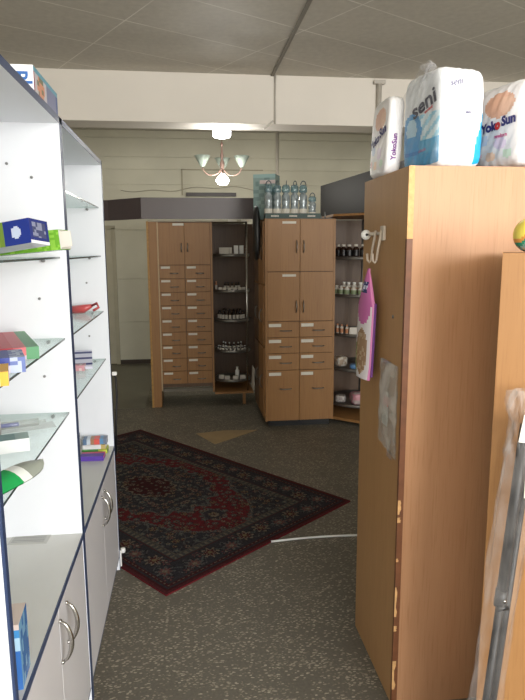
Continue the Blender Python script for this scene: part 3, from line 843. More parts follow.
bm = BM(); lathe(bm, [(0, 0), (.004, 0), (.0045, .003), (0, .004)], seg=10); 
bmesh.ops.rotate(bm, verts=bm.verts[:], matrix=Matrix.Rotation(PI / 2, 3, 'X')); bmesh.ops.translate(bm, verts=bm.verts[:], vec=D * .60 + Vector((0, -.017, 0))); obj('screw', bm, M_CHROME, t)
o = obj('label_tag', box(BM(), -.012, .014, -.001, .001, -.035, .035), M_PAPER, t, loc=tuple(D * .87 + Vector((.02, -.02, 0)))); o['label'] = 'white paper tag'
o = obj('paper_sleeve', box(BM(), -.03, .032, -.001, .001, -.03, .04), M_PAPER, t, loc=tuple(D * .99 + Vector((.004, -.024, .0))), rot=(0, .15, 0)); o['label'] = 'white paper slip under the knot'
bm = BM()
prof = [(.0, .085, -.055), (.12, .08, -.045), (.30, .055, -.022), (.40, .046, -.012), (.62, .042, -.006), (.80, .050, -.008), (.95, .050, -.008), (1.08, .046, -.006), (1.14, .034, -.014), (1.17, .030, -.018), (1.20, .042, -.020), (1.25, .040, -.018)]
rings = []; SEG = 36; N2 = 60
for j in range(N2 + 1):
    q = j / N2 * (len(prof) - 1); k = min(len(prof) - 2, int(q)); f = q - k
    z, w, off = [prof[k][n] * (1 - f) + prof[k + 1][n] * f for n in range(3)]
    c = D * (z / D.z); ring = []
    for i in range(SEG):
        a = 2 * PI * i / SEG
        wr = 1 + .10 * math.sin(a * 5 + z * 9) + .07 * math.sin(a * 9 - z * 21) + (.25 * math.sin(a * 7 + z * 60) if z > 1.08 else 0)
        ring.append(bm.verts.new((c.x + off + math.cos(a) * w * wr + .008, c.y + math.sin(a) * w * .45 * wr, max(.004, z))))
    rings.append(ring)
for j in range(N2):
    for i in range(SEG): bm.faces.new((rings[j][i], rings[j][(i + 1) % SEG], rings[j + 1][(i + 1) % SEG], rings[j + 1][i])).smooth = True
obj('plastic_bag', bm, M_FILM, t)['label'] = 'clear plastic bag knotted at the top'

# ------------------------------------------------------------------ back cabinets
def bar_handle(bm, x, y, z, L=.09, vertical=False, dx=(1, 0, 0), out=(0, -1, 0)):
    d = Vector((0, 0, 1)) if vertical else Vector(dx); n = Vector(out); c = Vector((x, y, z)); pts = []
    for i in range(9):
        q = i / 8 * 2 - 1; pts.append(c + d * q * L / 2 + n * (.003 + .022 * (1 - abs(q) ** 3)))
    tube(bm, pts, .005, 8)
    return bm
def label_plate(parent, x, y, z, w=.075, h=.022, out=(0, -1, 0), dx=(1, 0, 0)):
    d = Vector(dx); n = Vector(out); bm = BM()
    c = Vector((x, y, z)); lo = c - d * w / 2; hi = c + d * w / 2
    a = lo + n * .002 - Vector((0, 0, h / 2)); b = hi + Vector((0, 0, h / 2)) + n * .0005
    box(bm, min(a.x, b.x), max(a.x, b.x), min(a.y, b.y), max(a.y, b.y), a.z, b.z)
    k = 6
    for i in range(k):
        if hsh(x * 31, z * 17, i) < .25: continue
        e = lo + d * (w * (i + .35) / k) + n * .0021; e2 = lo + d * (w * (i + .9) / k) + n * .0028
        z0 = z - h * .2; z1 = z + h * .2
        box(bm, min(e.x, e2.x), max(e.x, e2.x), min(e.y, e2.y), max(e.y, e2.y), z0, z1, mi=1)
    return obj('name_label', bm, [M_PAPER, M_INK], parent)

# cabinet with eighteen drawers
F = 6.15
t = thing('drawer_cabinet', 'wooden cabinet with two doors above eighteen small labelled drawers, at the far left', 'cabinet', (0, 0, 0))
bm = BM(); box(bm, -.355, -.275, F - .02, F + .5, 0, 1.87, .002); obj('side_panel', bm, W_CAB, t)
obj('edge_strip', box(BM(), -.375, -.355, F - .025, F + .02, 0, 1.875), mat('golden_edge', (170, 128, 64), .5, var=.25, scale=40), t)
obj('edge_strip', box(BM(), -.275, -.262, F - .012, F + .1, .17, 1.87), mat('pale_edge', (190, 165, 130), .5), t)
obj('carcass', box(BM(), -.262, .262, F + .02, F + .5, .2, 1.87), W_DARK, t)
obj('side_panel', box(BM(), .25, .268, F, F + .5, .14, 1.87), W_CAB, t)
obj('top_board', box(BM(), -.36, .62, F - .02, F + .5, 1.872, 1.892, .002), mat('pale_top_board', (176, 168, 148), .5), t)
obj('base_rail', box(BM(), -.262, .268, F + .03, F + .05, .15, .18), mat('grey_rail', (110, 104, 92), .5), t)
for k in range(2):
    a = -.262 + k * .256; b = a + .253
    d = obj('door', box(BM(), a, b, F, F + .018, 1.452, 1.865, .002), W_CAB, t)
    obj('handle', bar_handle(BM(), (b - .03) if k == 0 else (a + .03), F, 1.62, .08, True), M_STEEL, d)
obj('name_label', box(BM(), -.12, -.01, F - .002, F - .0005, 1.835, 1.858), M_PAPER, t)
for r_ in range(9):
    z1 = 1.447 - r_ * .1347; z0 = z1 - .1307
    for k in range(2):
        a = -.262 + k * .256 + .001; b = a + .251
        d = obj('drawer', box(BM(), a, b, F, F + .018, z0, z1, .002), W_CAB, t)
        obj('handle', bar_handle(BM(), (a + b) / 2 + .02, F, (z0 + z1) / 2 - .015, .075), M_STEEL, d)
        label_plate(d, a + .06, F, z1 - .022, .09, .022)

# middle cabinet
F2 = 5.25
t = thing('drawer_cabinet', 'taller looking wooden cabinet with four doors and eight large labelled drawers, bottles on top', 'cabinet', (0, 0, 0))
obj('carcass', box(BM(), .70, 1.29, F2 + .02, 6.0, .08, 1.84), W_DARK, t)
obj('side_panel', box(BM(), .683, .70, F2, 6.05, .06, 1.86), W_CAB, t)
obj('side_panel', box(BM(), 1.29, 1.306, F2, 6.05, .06, 1.86), W_CAB, t)
obj('top_panel', box(BM(), .70, 1.29, F2 + .02, 6.05, 1.842, 1.86), W_CAB, t)
obj('plinth', box(BM(), .72, 1.28, F2 + .06, 5.98, 0, .08), M_BLACK, t)
cols = [(.701, .989), (.992, 1.289)]
for (z0, z1) in ((1.408, 1.857), (.972, 1.403)):
    for k, (a, b) in enumerate(cols):
        d = obj('door', box(BM(), a, b, F2, F2 + .018, z0, z1, .002), W_CAB, t)
        obj('handle', bar_handle(BM(), (b - .03) if k == 0 else (a + .03), F2, (z0 + z1) / 2 - .01 if z0 > 1.4 else 1.10, .10, True), M_STEEL, d)
        if k == 0: label_plate(d, .895, F2, z1 - .03, .12, .02)
for (z0, z1) in ((.829, .967), (.686, .825), (.532, .682), (.065, .528)):
    for k, (a, b) in enumerate(cols):
        d = obj('drawer', box(BM(), a, b, F2, F2 + .018, z0, z1, .002), W_CAB, t)
        zc = (z0 + z1) / 2 - .01 if z1 - z0 < .2 else .36
        obj('handle', bar_handle(BM(), (a + b) / 2 + .02, F2, zc, .105), M_STEEL, d)
        label_plate(d, a + .068, F2, z1 - .032, .11, .028)
# doors on its left side
X = .683
for j, (a, b) in enumerate(((5.30, 5.62), (5.64, 5.98))):
    for (z0, z1) in ((1.30, 1.84), (.75, 1.28), (.10, .73)):
        d = obj('door', box(BM(), X - .014, X, a, b, z0, z1, .002), W_DARK if j else W_CAB, t)
        obj('handle', bar_handle(BM(), X - .014, a + .06, (z0 + z1) / 2, .12, True, out=(-1, 0, 0)), M_STEEL, d)

def carousel(name_label, cx, cy, R, zs, a0, a1, pole=True):
    """fixed round metal shelves on a pole"""
    t = thing('round_shelf_rack', name_label, 'shelf rack', (cx, cy, 0))
    if pole:
        bm = BM(); tube(bm, [(0, 0, 0.145), (0, 0, 1.868)], .012, 10); obj('pole', bm, M_STEEL, t)
    for z in zs:
        bm = BM(); lathe(bm, [(0, z - .018), (R, z - .018), (R + .004, z - .012), (R + .004, z + .012), (R - .003, z + .012), (R - .003, z), (0, z)], seg=40)
        obj('round_shelf', bm, M_STEEL, t)
    return t
# left corner recess
bm = BM(); box(bm, .27, .95, 6.62, 6.64, .12, 1.87)
bd = thing('corner_shelf_unit', 'dark brown open corner unit between the two drawer cabinets', 'shelf unit')
obj('back_panel', bm, W_DARK, bd)
obj('base_board', box(BM(), .27, .668, 6.10, 6.62, .125, .145, .002), W_CAB, bd)
obj('leg', box(BM(), .56, .59, 6.15, 6.18, 0, .125), W_CAB, bd)
ZL = [1.545, 1.180, .875, .555, .245]
cL = (.475, 6.36)
carousel('round steel shelves on a pole in the left corner unit, stocked with small bottles', cL[0], cL[1], .185, ZL, 0, 0, pole=False)
bm = BM(); tube(bm, [(.612, 6.16, .145), (.612, 6.16, 1.872)], .011, 10)
tag(obj('chrome_post', bm, M_CHROME), 'thin chrome post in front of the round shelves of the left corner unit', 'post')
# right corner recess
bd = thing('corner_shelf_unit', 'dark brown open corner unit right of the bottle topped cabinet', 'shelf unit')
obj('back_panel', box(BM(), 1.31, 2.15, 5.95, 5.97, .06, 1.88), W_DARK, bd)
obj('side_panel', box(BM(), 2.13, 2.15, 5.0, 5.95, .06, 1.88), W_DARK, bd)
bm = BM()
for nm_, z0, z1 in (('top_board', 1.885, 1.905), ('base_board', .035, .06)):
    bm = BM()
    vs = [(1.31, 5.36), (1.75, 4.95), (2.15, 4.95), (2.15, 5.97), (1.31, 5.97)]
    lo = [bm.verts.new((x, y, z0)) for x, y in vs]; hi = [bm.verts.new((x, y, z1)) for x, y in vs]
    bm.faces.new(lo[::-1]); bm.faces.new(hi)
    for i in range(5): bm.faces.new((lo[i], lo[(i + 1) % 5], hi[(i + 1) % 5], hi[i]))
    obj(nm_, bm, W_CAB, bd)
obj('plinth', box(BM(), 1.45, 2.1, 5.4, 5.9, 0, .035), M_BLACK, bd)
ZR = [1.520, 1.180, .815, .490, .150]
cR = (1.66, 5.62)
carousel('round shelves on a pole in the right corner unit, stocked with jars and packs', cR[0], cR[1], .32, ZR, 0, 0)

# ---- small stock
M_AMBER = mat('dark_amber', (44, 26, 18), .25)
M_LAB = mat('bottle_label', (206, 200, 190), .6)
M_TANB = mat('tan_tube', (190, 130, 90), .4)
M_GREENP = mat('green_print', (120, 134, 100), .5)
M_BLUEP = mat('blue_pack_film', (86, 128, 176), .35)
M_PINKP = mat('pink_pack_film', (196, 130, 140), .35)
def mk_box(w, d, h, mc, spot):
    bm = BM(); box(bm, -w / 2, w / 2, -d / 2, d / 2, 0, h, .001)
    box(bm, -w * .25, w * .25, -d / 2 - .0006, -d / 2, h * .12, h * .45, mi=1)
    return bm, [mc, spot]
def mk_bottle(r, h, capm, bodym, labm):
    t = [BM(), BM(), BM()]
    lathe(t[0], [(0, 0), (r, 0), (r, h * .68), (r * .45, h * .8), (r * .45, h * .86)], seg=12)
    lathe(t[1], [(0, h * .84), (r * .6, h * .84), (r * .6, h), (0, h)], seg=12)
    lathe(t[2], [(r * 1.03, h * .15), (r * 1.03, h * .58)], seg=12)
    return t, [bodym, capm, labm]
ORD = ['first', 'second', 'third', 'fourth', 'fifth', 'sixth', 'seventh', 'eighth', 'ninth', 'tenth', 'eleventh', 'twelfth']
def put(kind, spec, spots, z, namer, group, cat, rots=None):
    """build once, copy for every spot"""
    first = None
    for i, (x, y) in enumerate(spots):
        if first is None:
            if kind == 'box':
                bm, ms = mk_box(*spec); o = obj(spec_name, bm, ms)
            else:
                (a, b, c), ms = mk_bottle(*spec)
                o = bpy.data.objects.new(spec_name, None); COL.objects.link(o)
                obj('glass_body' if kind == 'bottle' else 'body', a, ms[0], o); obj('cap', b, ms[1], o); obj('paper_label', c, ms[2], o)
            first = o
        else: o = copytree(first)
        o.location = (x, y, z); o.rotation_euler = (0, 0, (rots[i] if rots else 0))
        tag(o, namer(i), cat, group)
def arcspots(c, R, n, a0, a1, rs=1.0):
    return [(c[0] + R * rs * math.cos(math.radians(a0 + (a1 - a0) * i / max(1, n - 1))), c[1] + R * rs * math.sin(math.radians(a0 + (a1 - a0) * i / max(1, n - 1)))) for i in range(n)]
def nm(what, shelf): return lambda i: '%s, %s from left, %s' % (what, ORD[i], shelf)
zt = lambda z: z + .0005
spec_name = 'medicine_box'
put('box', (.027, .04, .075, M_LAB, M_STEEL), arcspots(cL, .135, 5, 210, 262), zt(ZL[0]), nm('small white box', 'top shelf of left rack'), 'small white boxes on the top left round shelf', 'box')
put('box', (.042, .05, .095, M_WPL, M_BLACK), arcspots(cL, .14, 2, 285, 312), zt(ZL[0]), nm('white box with black spot', 'top shelf of left rack'), 'spotted boxes on the top left round shelf', 'box')
spec_name = 'medicine_bottle'
put('bottle', (.013, .085, M_BLACK, M_AMBER, M_LAB), arcspots(cL, .08, 5, 205, 330), zt(ZL[1]), nm('dark capped bottle in the rear row', 'second shelf of left rack'), 'dark bottles on the second left round shelf', 'bottle')
spec_name = 'medicine_box'
put('box', (.034, .03, .035, M_LAB, M_BLACK), arcspots(cL, .155, 6, 215, 318), zt(ZL[1]), nm('low white box in the front row', 'second shelf of left rack'), 'low boxes on the second left round shelf', 'box')
spec_name = 'lotion_tube'
put('tube', (.012, .095, M_TANB, M_TANB, M_LAB), [(cL[0] - .165, cL[1] - .02)], zt(ZL[1]), lambda i: 'tan tube at the left end of the second round shelf, left corner unit', 'tan tube', 'tube')
spec_name = 'medicine_bottle'
put('bottle', (.015, .10, M_BLACK, M_AMBER, M_LAB), arcspots(cL, .145, 9, 195, 320), zt(ZL[2]), nm('front row dark bottle', 'middle shelf of left rack'), 'dark bottles on the middle left round shelf', 'bottle')
put('bottle', (.015, .115, M_AMBER, M_AMBER, M_AMBER), arcspots(cL, .09, 6, 190, 330), zt(ZL[2]), nm('all dark bottle in the rear row', 'middle shelf of left rack'), 'rear dark bottles on the middle left round shelf', 'bottle')
spec_name = 'pill_tub'
put('tube', (.014, .05, M_WPL, M_AMBER, M_LAB), arcspots(cL, .155, 9, 195, 322), zt(ZL[3]), nm('small white capped tub in the front row', 'fourth shelf of left rack'), 'white capped tubs on the fourth left round shelf', 'tub')
put('tube', (.013, .085, M_WPL, M_AMBER, M_LAB), arcspots(cL, .10, 6, 190, 330), zt(ZL[3]), nm('taller white capped tub in the rear row', 'fourth shelf of left rack'), 'rear tubs on the fourth left round shelf', 'tub')
spec_name = 'medicine_box'
put('box', (.055, .03, .045, M_LAB, M_TANB), arcspots(cL, .14, 4, 205, 312), zt(ZL[4]), nm('cream box', 'bottom shelf of left rack'), 'cream boxes on the lowest left round shelf', 'box')
spec_name = 'spray_bottle'
put('tube', (.022, .13, M_WPL, M_WPL, M_WPL), [(cL[0] + .04, cL[1] - .07)], zt(ZL[4]), lambda i: 'white bottle with a pointed cap on the lowest round shelf, left corner unit', 'white pointed bottle', 'bottle')
# right rack
spec_name = 'jam_jar'
put('tube', (.030, .12, M_LAB, M_AMBER, M_BLACK), arcspots(cR, .27, 6, 200, 268), zt(ZR[0]), nm('dark jar with a pale lid', 'top shelf of right rack'), 'dark jars on the top right round shelf', 'jar')
spec_name = 'printed_tub'
put('tube', (.028, .085, M_LAB, M_LAB, M_GREENP), arcspots(cR, .28, 6, 198, 265), zt(ZR[1]), nm('green printed tub', 'second shelf of right rack'), 'printed tubs on the second right round shelf', 'tub')
put('tube', (.028, .115, M_WPL, M_LAB, M_TANB), arcspots(cR, .19, 4, 195, 250), zt(ZR[1]), nm('tall tan printed tub', 'second shelf of right rack'), 'rear tubs on the second right round shelf', 'tub')
spec_name = 'lotion_tube'
put('tube', (.016, .09, M_TANB, M_LAB, M_TANB), arcspots(cR, .27, 3, 200, 225), zt(ZR[2]), nm('short cream tube', 'middle shelf of right rack'), 'tubes on the middle right round shelf', 'tube')
spec_name = 'medicine_box'
put('box', (.09, .05, .07, M_LAB, M_PINKP), arcspots(cR, .25, 2, 238, 262), zt(ZR[2]), nm('pale box', 'middle shelf of right rack'), 'pale boxes on the middle right round shelf', 'box')
def blob(name, size, c1, c2, loc, rz, label, cat, seed):
    f = lambda fc, u, v: c1 if hsh(int(u * 5), int(v * 4), seed) > .45 else c2
    o = painted(name, size, f, M_SOFT, res=.012, soft=4, wr=.12, seed=seed); o.location = loc; o.rotation_euler = (0, 0, rz)
    return tag(o, label, cat)
blob('bandage_pack', (.17, .12, .05), (86, 128, 176), (100, 140, 180), (1.585, 5.41, zt(ZR[3])), -.3, 'blue soft pack on the fourth shelf of the right corner unit', 'pack', 2)
blob('bandage_pack', (.11, .10, .10), (205, 200, 190), (170, 150, 130), (1.45, 5.56, zt(ZR[3])), .4, 'cream soft pack left on the fourth shelf of the right corner unit', 'pack', 3)
blob('cotton_pack', (.18, .14, .12), (190, 130, 140), (176, 160, 158), (1.60, 5.41, zt(ZR[4])), .1, 'pinkish soft pack on the lowest shelf of the right corner unit', 'pack', 4)
blob('cotton_pack', (.10, .10, .07), (190, 186, 180), (150, 140, 136), (1.445, 5.52, zt(ZR[4])), -.4, 'grey white soft pack left on the lowest shelf of the right corner unit', 'pack', 5)

# hanging things on the left side of the middle cabinet
bm = BM(); lathe(bm, [(0, 0), (.05, .02), (.075, .10), (.08, .25), (.07, .38), (.04, .46), (0, .48)], seg=20)
for v in bm.verts: v.co.x *= .45
tag(obj('hanging_pouch', bm, M_BLACK, loc=(.625, 5.38, 1.50)), 'black oval pouch hanging at the upper left corner of the middle cabinet', 'pouch')
bm = BM(); box(bm, -.004, .004, -.09, .09, 0, .22, .002)
tag(obj('paper_bag', bm, M_LAB, loc=(.648, 6.0, .20), rot=(0, .04, 0)), 'small white paper bag hanging low on the left side of the middle cabinet', 'bag')

# ---- canopy
def canopy(name, label, path, z0, z1, th=.03, m=None):
    t = thing(name, label, 'canopy')
    for (a, b) in zip(path[:-1], path[1:]):
        a = Vector((*a, 0)); b = Vector((*b, 0)); d = (b - a).normalized(); n = Vector((-d.y, d.x, 0)); bm = BM()
        q = [a, b, b + n * th, a + n * th]
        lo = [bm.verts.new(p + Vector((0, 0, z0))) for p in q]; hi = [bm.verts.new(p + Vector((0, 0, z1))) for p in q]
        bm.faces.new(lo[::-1]); bm.faces.new(hi)
        for i in range(4): bm.faces.new((lo[i], lo[(i + 1) % 4], hi[(i + 1) % 4], hi[i]))
        obj('fascia_panel', bm, m or M_FASCIA, t)
    return t
FY = 6.10
t = canopy('canopy_fascia', 'glossy dark brown canopy band above the small drawer cabinet', [(-.92, 6.50), (-.77, 6.45), (-.415, FY), (.80, FY)], 1.897, 2.10)
obj('top_board', box(BM(), -.37, .80, FY + .035, FY + .4, 2.06, 2.08), M_FASCIA, t)
t = canopy('canopy_fascia', 'glossy dark brown canopy band running toward the camera at right', [(1.40, 6.30), (1.60, 4.55), (1.72, 3.5)], 1.91, 2.24, m=M_FASCIA_D)
obj('top_board', box(BM(), 1.76, 2.2, 3.5, 5.85, 2.16, 2.18), M_FASCIA, t)
# price signs under canopy
for x, lb in ((.47, 'left one of two small white paper signs under the brown canopy'), (.60, 'right one of two small white paper signs under the brown canopy')):
    tag(obj('paper_sign', box(BM(), x - .045, x + .045, FY - .004, FY - .001, 1.872, 1.893), M_PAPER), lb, 'sign', 'paper signs under the canopy')

# ---- bottle display on the middle cabinet
def f_disp(fc, u, v):
    if fc == 'left':
        if ((u - .42) / .26) ** 2 + ((v - .80) / .075) ** 2 < 1: return (28, 44, 46) if ((u - .42) / .20) ** 2 + ((v - .80) / .05) ** 2 < 1 else (50, 80, 80)
        if v > .94: return (110, 150, 150)
        return (128, 150, 146) if (u * 2 + v * 3) % 1 > .3 else (146, 166, 162)
    if fc == 'front':
        if v > .93: return (150, 180, 180)
        if .80 < v < .86 and u > .3: return (206, 190, 190)
        return (138, 162, 160) if hsh(int(u * 8), int(v * 12)) > .3 else (118, 142, 142)
    return (110, 140, 140)
t = painted('display_carton', (.20, .17, .39), f_disp, M_GLOSS, res=.01); t.location = (.735, 5.52, 1.8605); t.rotation_euler = (0, 0, math.radians(-22))
tag(t, 'tall teal display carton with an oval emblem at the left on the middle cabinet', 'display carton')
t = thing('display_tray', 'dark green tray holding a row of drinking bottles on the middle cabinet', 'tray', (.69, 5.27, 1.8605))
bm = BM(); box(bm, 0, .485, 0, .01, 0, .045); box(bm, 0, .485, .10, .11, 0, .045); box(bm, 0, .01, .01, .10, 0, .045); box(bm, .475, .485, .01, .10, 0, .045); box(bm, 0.01, .475, .01, .10, 0, .004)
obj('tray_body', bm, mat('dark_green_card', (30, 60, 54), .5), t)
bm = BM()
for k in (.05, .21, .37):
    for i in range(6): box(bm, k + i * .0115, k + i * .0115 + .0085, -.001, 0, .016, .028)
obj('printed_words', bm, M_PAPER, t)
M_BOT = mat('grey_print_bottle', (150, 160, 164), .15, metal=.2, var=.55, scale=28)
M_CAPB = clear('clear_cap', (190, 214, 218), .4, .45, .1, (150, 176, 184))
def bottle(big):
    t = bpy.data.objects.new('drinking_bottle', None); COL.objects.link(t)
    h = .25 if big else .19
    bm = BM(); lathe(bm, [(0, 0), (.030, 0), (.0335, .006), (.0335, h * .3), (.029, h * .38), (.0335, h * .46), (.0335, h * .66), (.022, h * .72), (.022, h * .76)], seg=18); obj('bottle_body', bm, M_BOT, t)
    bm = BM(); lathe(bm, [(0, h * .76), (.030, h * .76), (.034, h * .8), (.033, h * .93), (.022, h * .98), (0, h)], seg=18); obj('cap', bm, M_CAPB, t)
    bm = BM(); lathe(bm, [(.034, h * .08), (.0345, h * .10), (.0345, h * .26), (.034, h * .28)], seg=18); obj('print_band', bm, M_PAPER, t)
    bm = BM(); tube(bm, [(.022 * math.cos(a), -.005, h * .98 + .03 * math.sin(a)) for a in [PI * i / 8 for i in range(9)]], .004, 6); obj('carry_loop', bm, mat('slate_plastic', (70, 84, 92), .4), t)
    return t
b0 = bottle(True); bx = [.725, .801, .877, .953, 1.029]
for i, x in enumerate(bx):
    o = b0 if i == 0 else copytree(b0)
    o.location = (x, 5.325, 1.865); o.rotation_euler = (0, 0, i * .7)
    if i == 0: o.scale = (1.05, 1.05, 1.15)
    tag(o, ['tallest grey printed drinking bottle at the left end of the green tray', 'second drinking bottle from the left in the green tray', 'middle drinking bottle in the row of tall ones in the green tray', 'fourth drinking bottle from the left in the green tray', 'fifth drinking bottle from the left, beside the short one'][i], 'bottle', 'drinking bottles in the green tray')
o = bottle(False); o.location = (1.110, 5.325, 1.865); tag(o, 'shortest drinking bottle, with a loop cap, at the right end of the green tray', 'bottle', 'drinking bottles in the green tray')
bm = BM(); tube(bm, [(0, 0, .004), (.04, .01, .004), (.07, -.01, .006), (.10, 0, .004)], .004, 6); lathe(bm, [(0, 0), (.008, 0), (.006, .03), (.004, .06), (0, .062)], (.03, .01, 0), 10); lathe(bm, [(0, 0), (.008, 0), (.006, .02), (0, .03)], (.0, .01, 0), 10)
tag(obj('small_figure', bm, M_PEG, loc=(1.195, 5.31, 1.8605)), 'tiny grey trinket right of the green tray on the middle cabinet', 'trinket')

# ------------------------------------------------------------------ chandelier and ceiling lamp
t = thing('chandelier', 'copper chandelier with frosted cup shades and one lit bulb hanging behind the beam', 'chandelier', (.444, 7.2, 0))
bm = BM(); tube(bm, [(0, 0, H_C), (0, 0, 2.80)], .005, 8); lathe(bm, [(0, 0), (.05, 0), (.04, -.03), (0, -.04)], (0, 0, H_C), 16); obj('rod', bm, M_COPPER, t)
bm = BM(); lathe(bm, [(0, 2.82), (.012, 2.80), (.018, 2.78), (.008, 2.76), (.012, 2.70), (.02, 2.66), (.012, 2.62), (.026, 2.58), (.03, 2.55), (.015, 2.51), (.0, 2.49)], seg=16); obj('column', bm, M_COPPER, t)
for k, a in enumerate((math.radians(184), math.radians(-6), math.radians(262), math.radians(85))):
    d = Vector((math.cos(a), math.sin(a), 0)); R = .21 if k < 2 else .16
    bm = BM(); pts = [Vector((0, 0, 2.60)) + d * (.015 + 0 * i) for i in range(1)]
    for i in range(13):
        q = i / 12; ang = PI * (1.05 + .95 * q); pts.append(Vector((0, 0, 2.535)) + d * (R / 2 + .015 + R / 2 * math.cos(ang)) + Vector((0, 0, .095 * math.sin(ang))))
    tube(bm, pts, .006, 8); obj('arm', bm, M_COPPER, t)
    e = pts[-1]
    bm = BM()
    if k == 2:   # this one lost its cup: a bare lit globe hanging below
        lathe(bm, [(0, -.05), (.05, -.04), (.078, 0.0), (.05, .05), (.016, .075), (0, .078)], (e.x * .1, e.y * .6, 2.37), 20)
        o = obj('lit_bulb', bm, emis('lit_bulb_glow', (255, 250, 240), 14), t); o['label'] = 'glowing bulb'
        bm = BM(); tube(bm, [(e.x * .1, e.y * .6, 2.44), (0, 0, 2.52)], .008, 8); obj('socket', bm, M_COPPER, t)
    else:
        lathe(bm, [(.012, 0), (.034, .02), (.058, .065), (.092, .125), (.089, .126), (.054, .065), (.03, .024), (0, .01)], e + Vector((0, 0, -.005)), 18)
        obj('glass_shade', bm, M_FROST, t)['label'] = 'frosted flared cup shade'
t = thing('ceiling_lamp', 'bright lit lamp fixed under the white beam above the chandelier', 'lamp', (.375, 6.06, 0))
bm = BM(); lathe(bm, [(0, 2.754), (.05, 2.754), (.05, 2.74), (0, 2.74)], seg=18); obj('base', bm, M_WPL, t)
bm = BM(); lathe(bm, [(0, 2.739), (.078, 2.737), (.086, 2.72), (.084, 2.672), (.07, 2.66), (0, 2.655)], seg=20); obj('lit_diffuser', bm, emis('lamp_glow', (250, 252, 255), 16), t)['label'] = 'glowing white diffuser'

# ------------------------------------------------------------------ floor coverings
o = obj('linoleum_sheet', box(BM(), -1.9, -.45, 6.12, YB - .05, .0, .004), mat('dark_linoleum', (92, 88, 72), .35, var=.12, scale=3)); tag(o, 'dark green brown linoleum sheet on the floor left of the small drawer cabinet', 'linoleum')
bm = BM(); q = [(.17, 4.82), (.62, 5.235), (.02, 5.17)]
q = [(.204, 4.85), (.60, 5.20), (.30, 5.225), (.055, 5.165)]
lo = [bm.verts.new((x, y, .0005)) for x, y in q]; hi = [bm.verts.new((x, y, .004)) for x, y in q]
bm.faces.new(lo[::-1]); bm.faces.new(hi)
for i in range(4): bm.faces.new((lo[i], lo[(i + 1) % 4], hi[(i + 1) % 4], hi[i]))
tag(obj('tan_floor_patch', bm, mat('tan_patch', (150, 128, 92), .5, var=.1, scale=10)), 'pale tan triangular offcut on the floor behind the red rug', 'patch')  # thin flat shape that makes this bit of floor paler and tan
bm = BM(); box(bm, .31, .665, 5.08, 5.95, .0, .003)
bm.free()
# white cable on the floor
bm = BM(); pts = []
for i in range(24):
    q = i / 23; pts.append((.43 + q * 1.05, 3.085 + .022 * math.sin(q * 5 + .5) + .03 * q, .006))
tube(bm, pts, .006, 8)
tag(obj('floor_cable', bm, M_WPL), 'white cable on the floor running from the rug to the right behind the tall cabinet', 'cable')

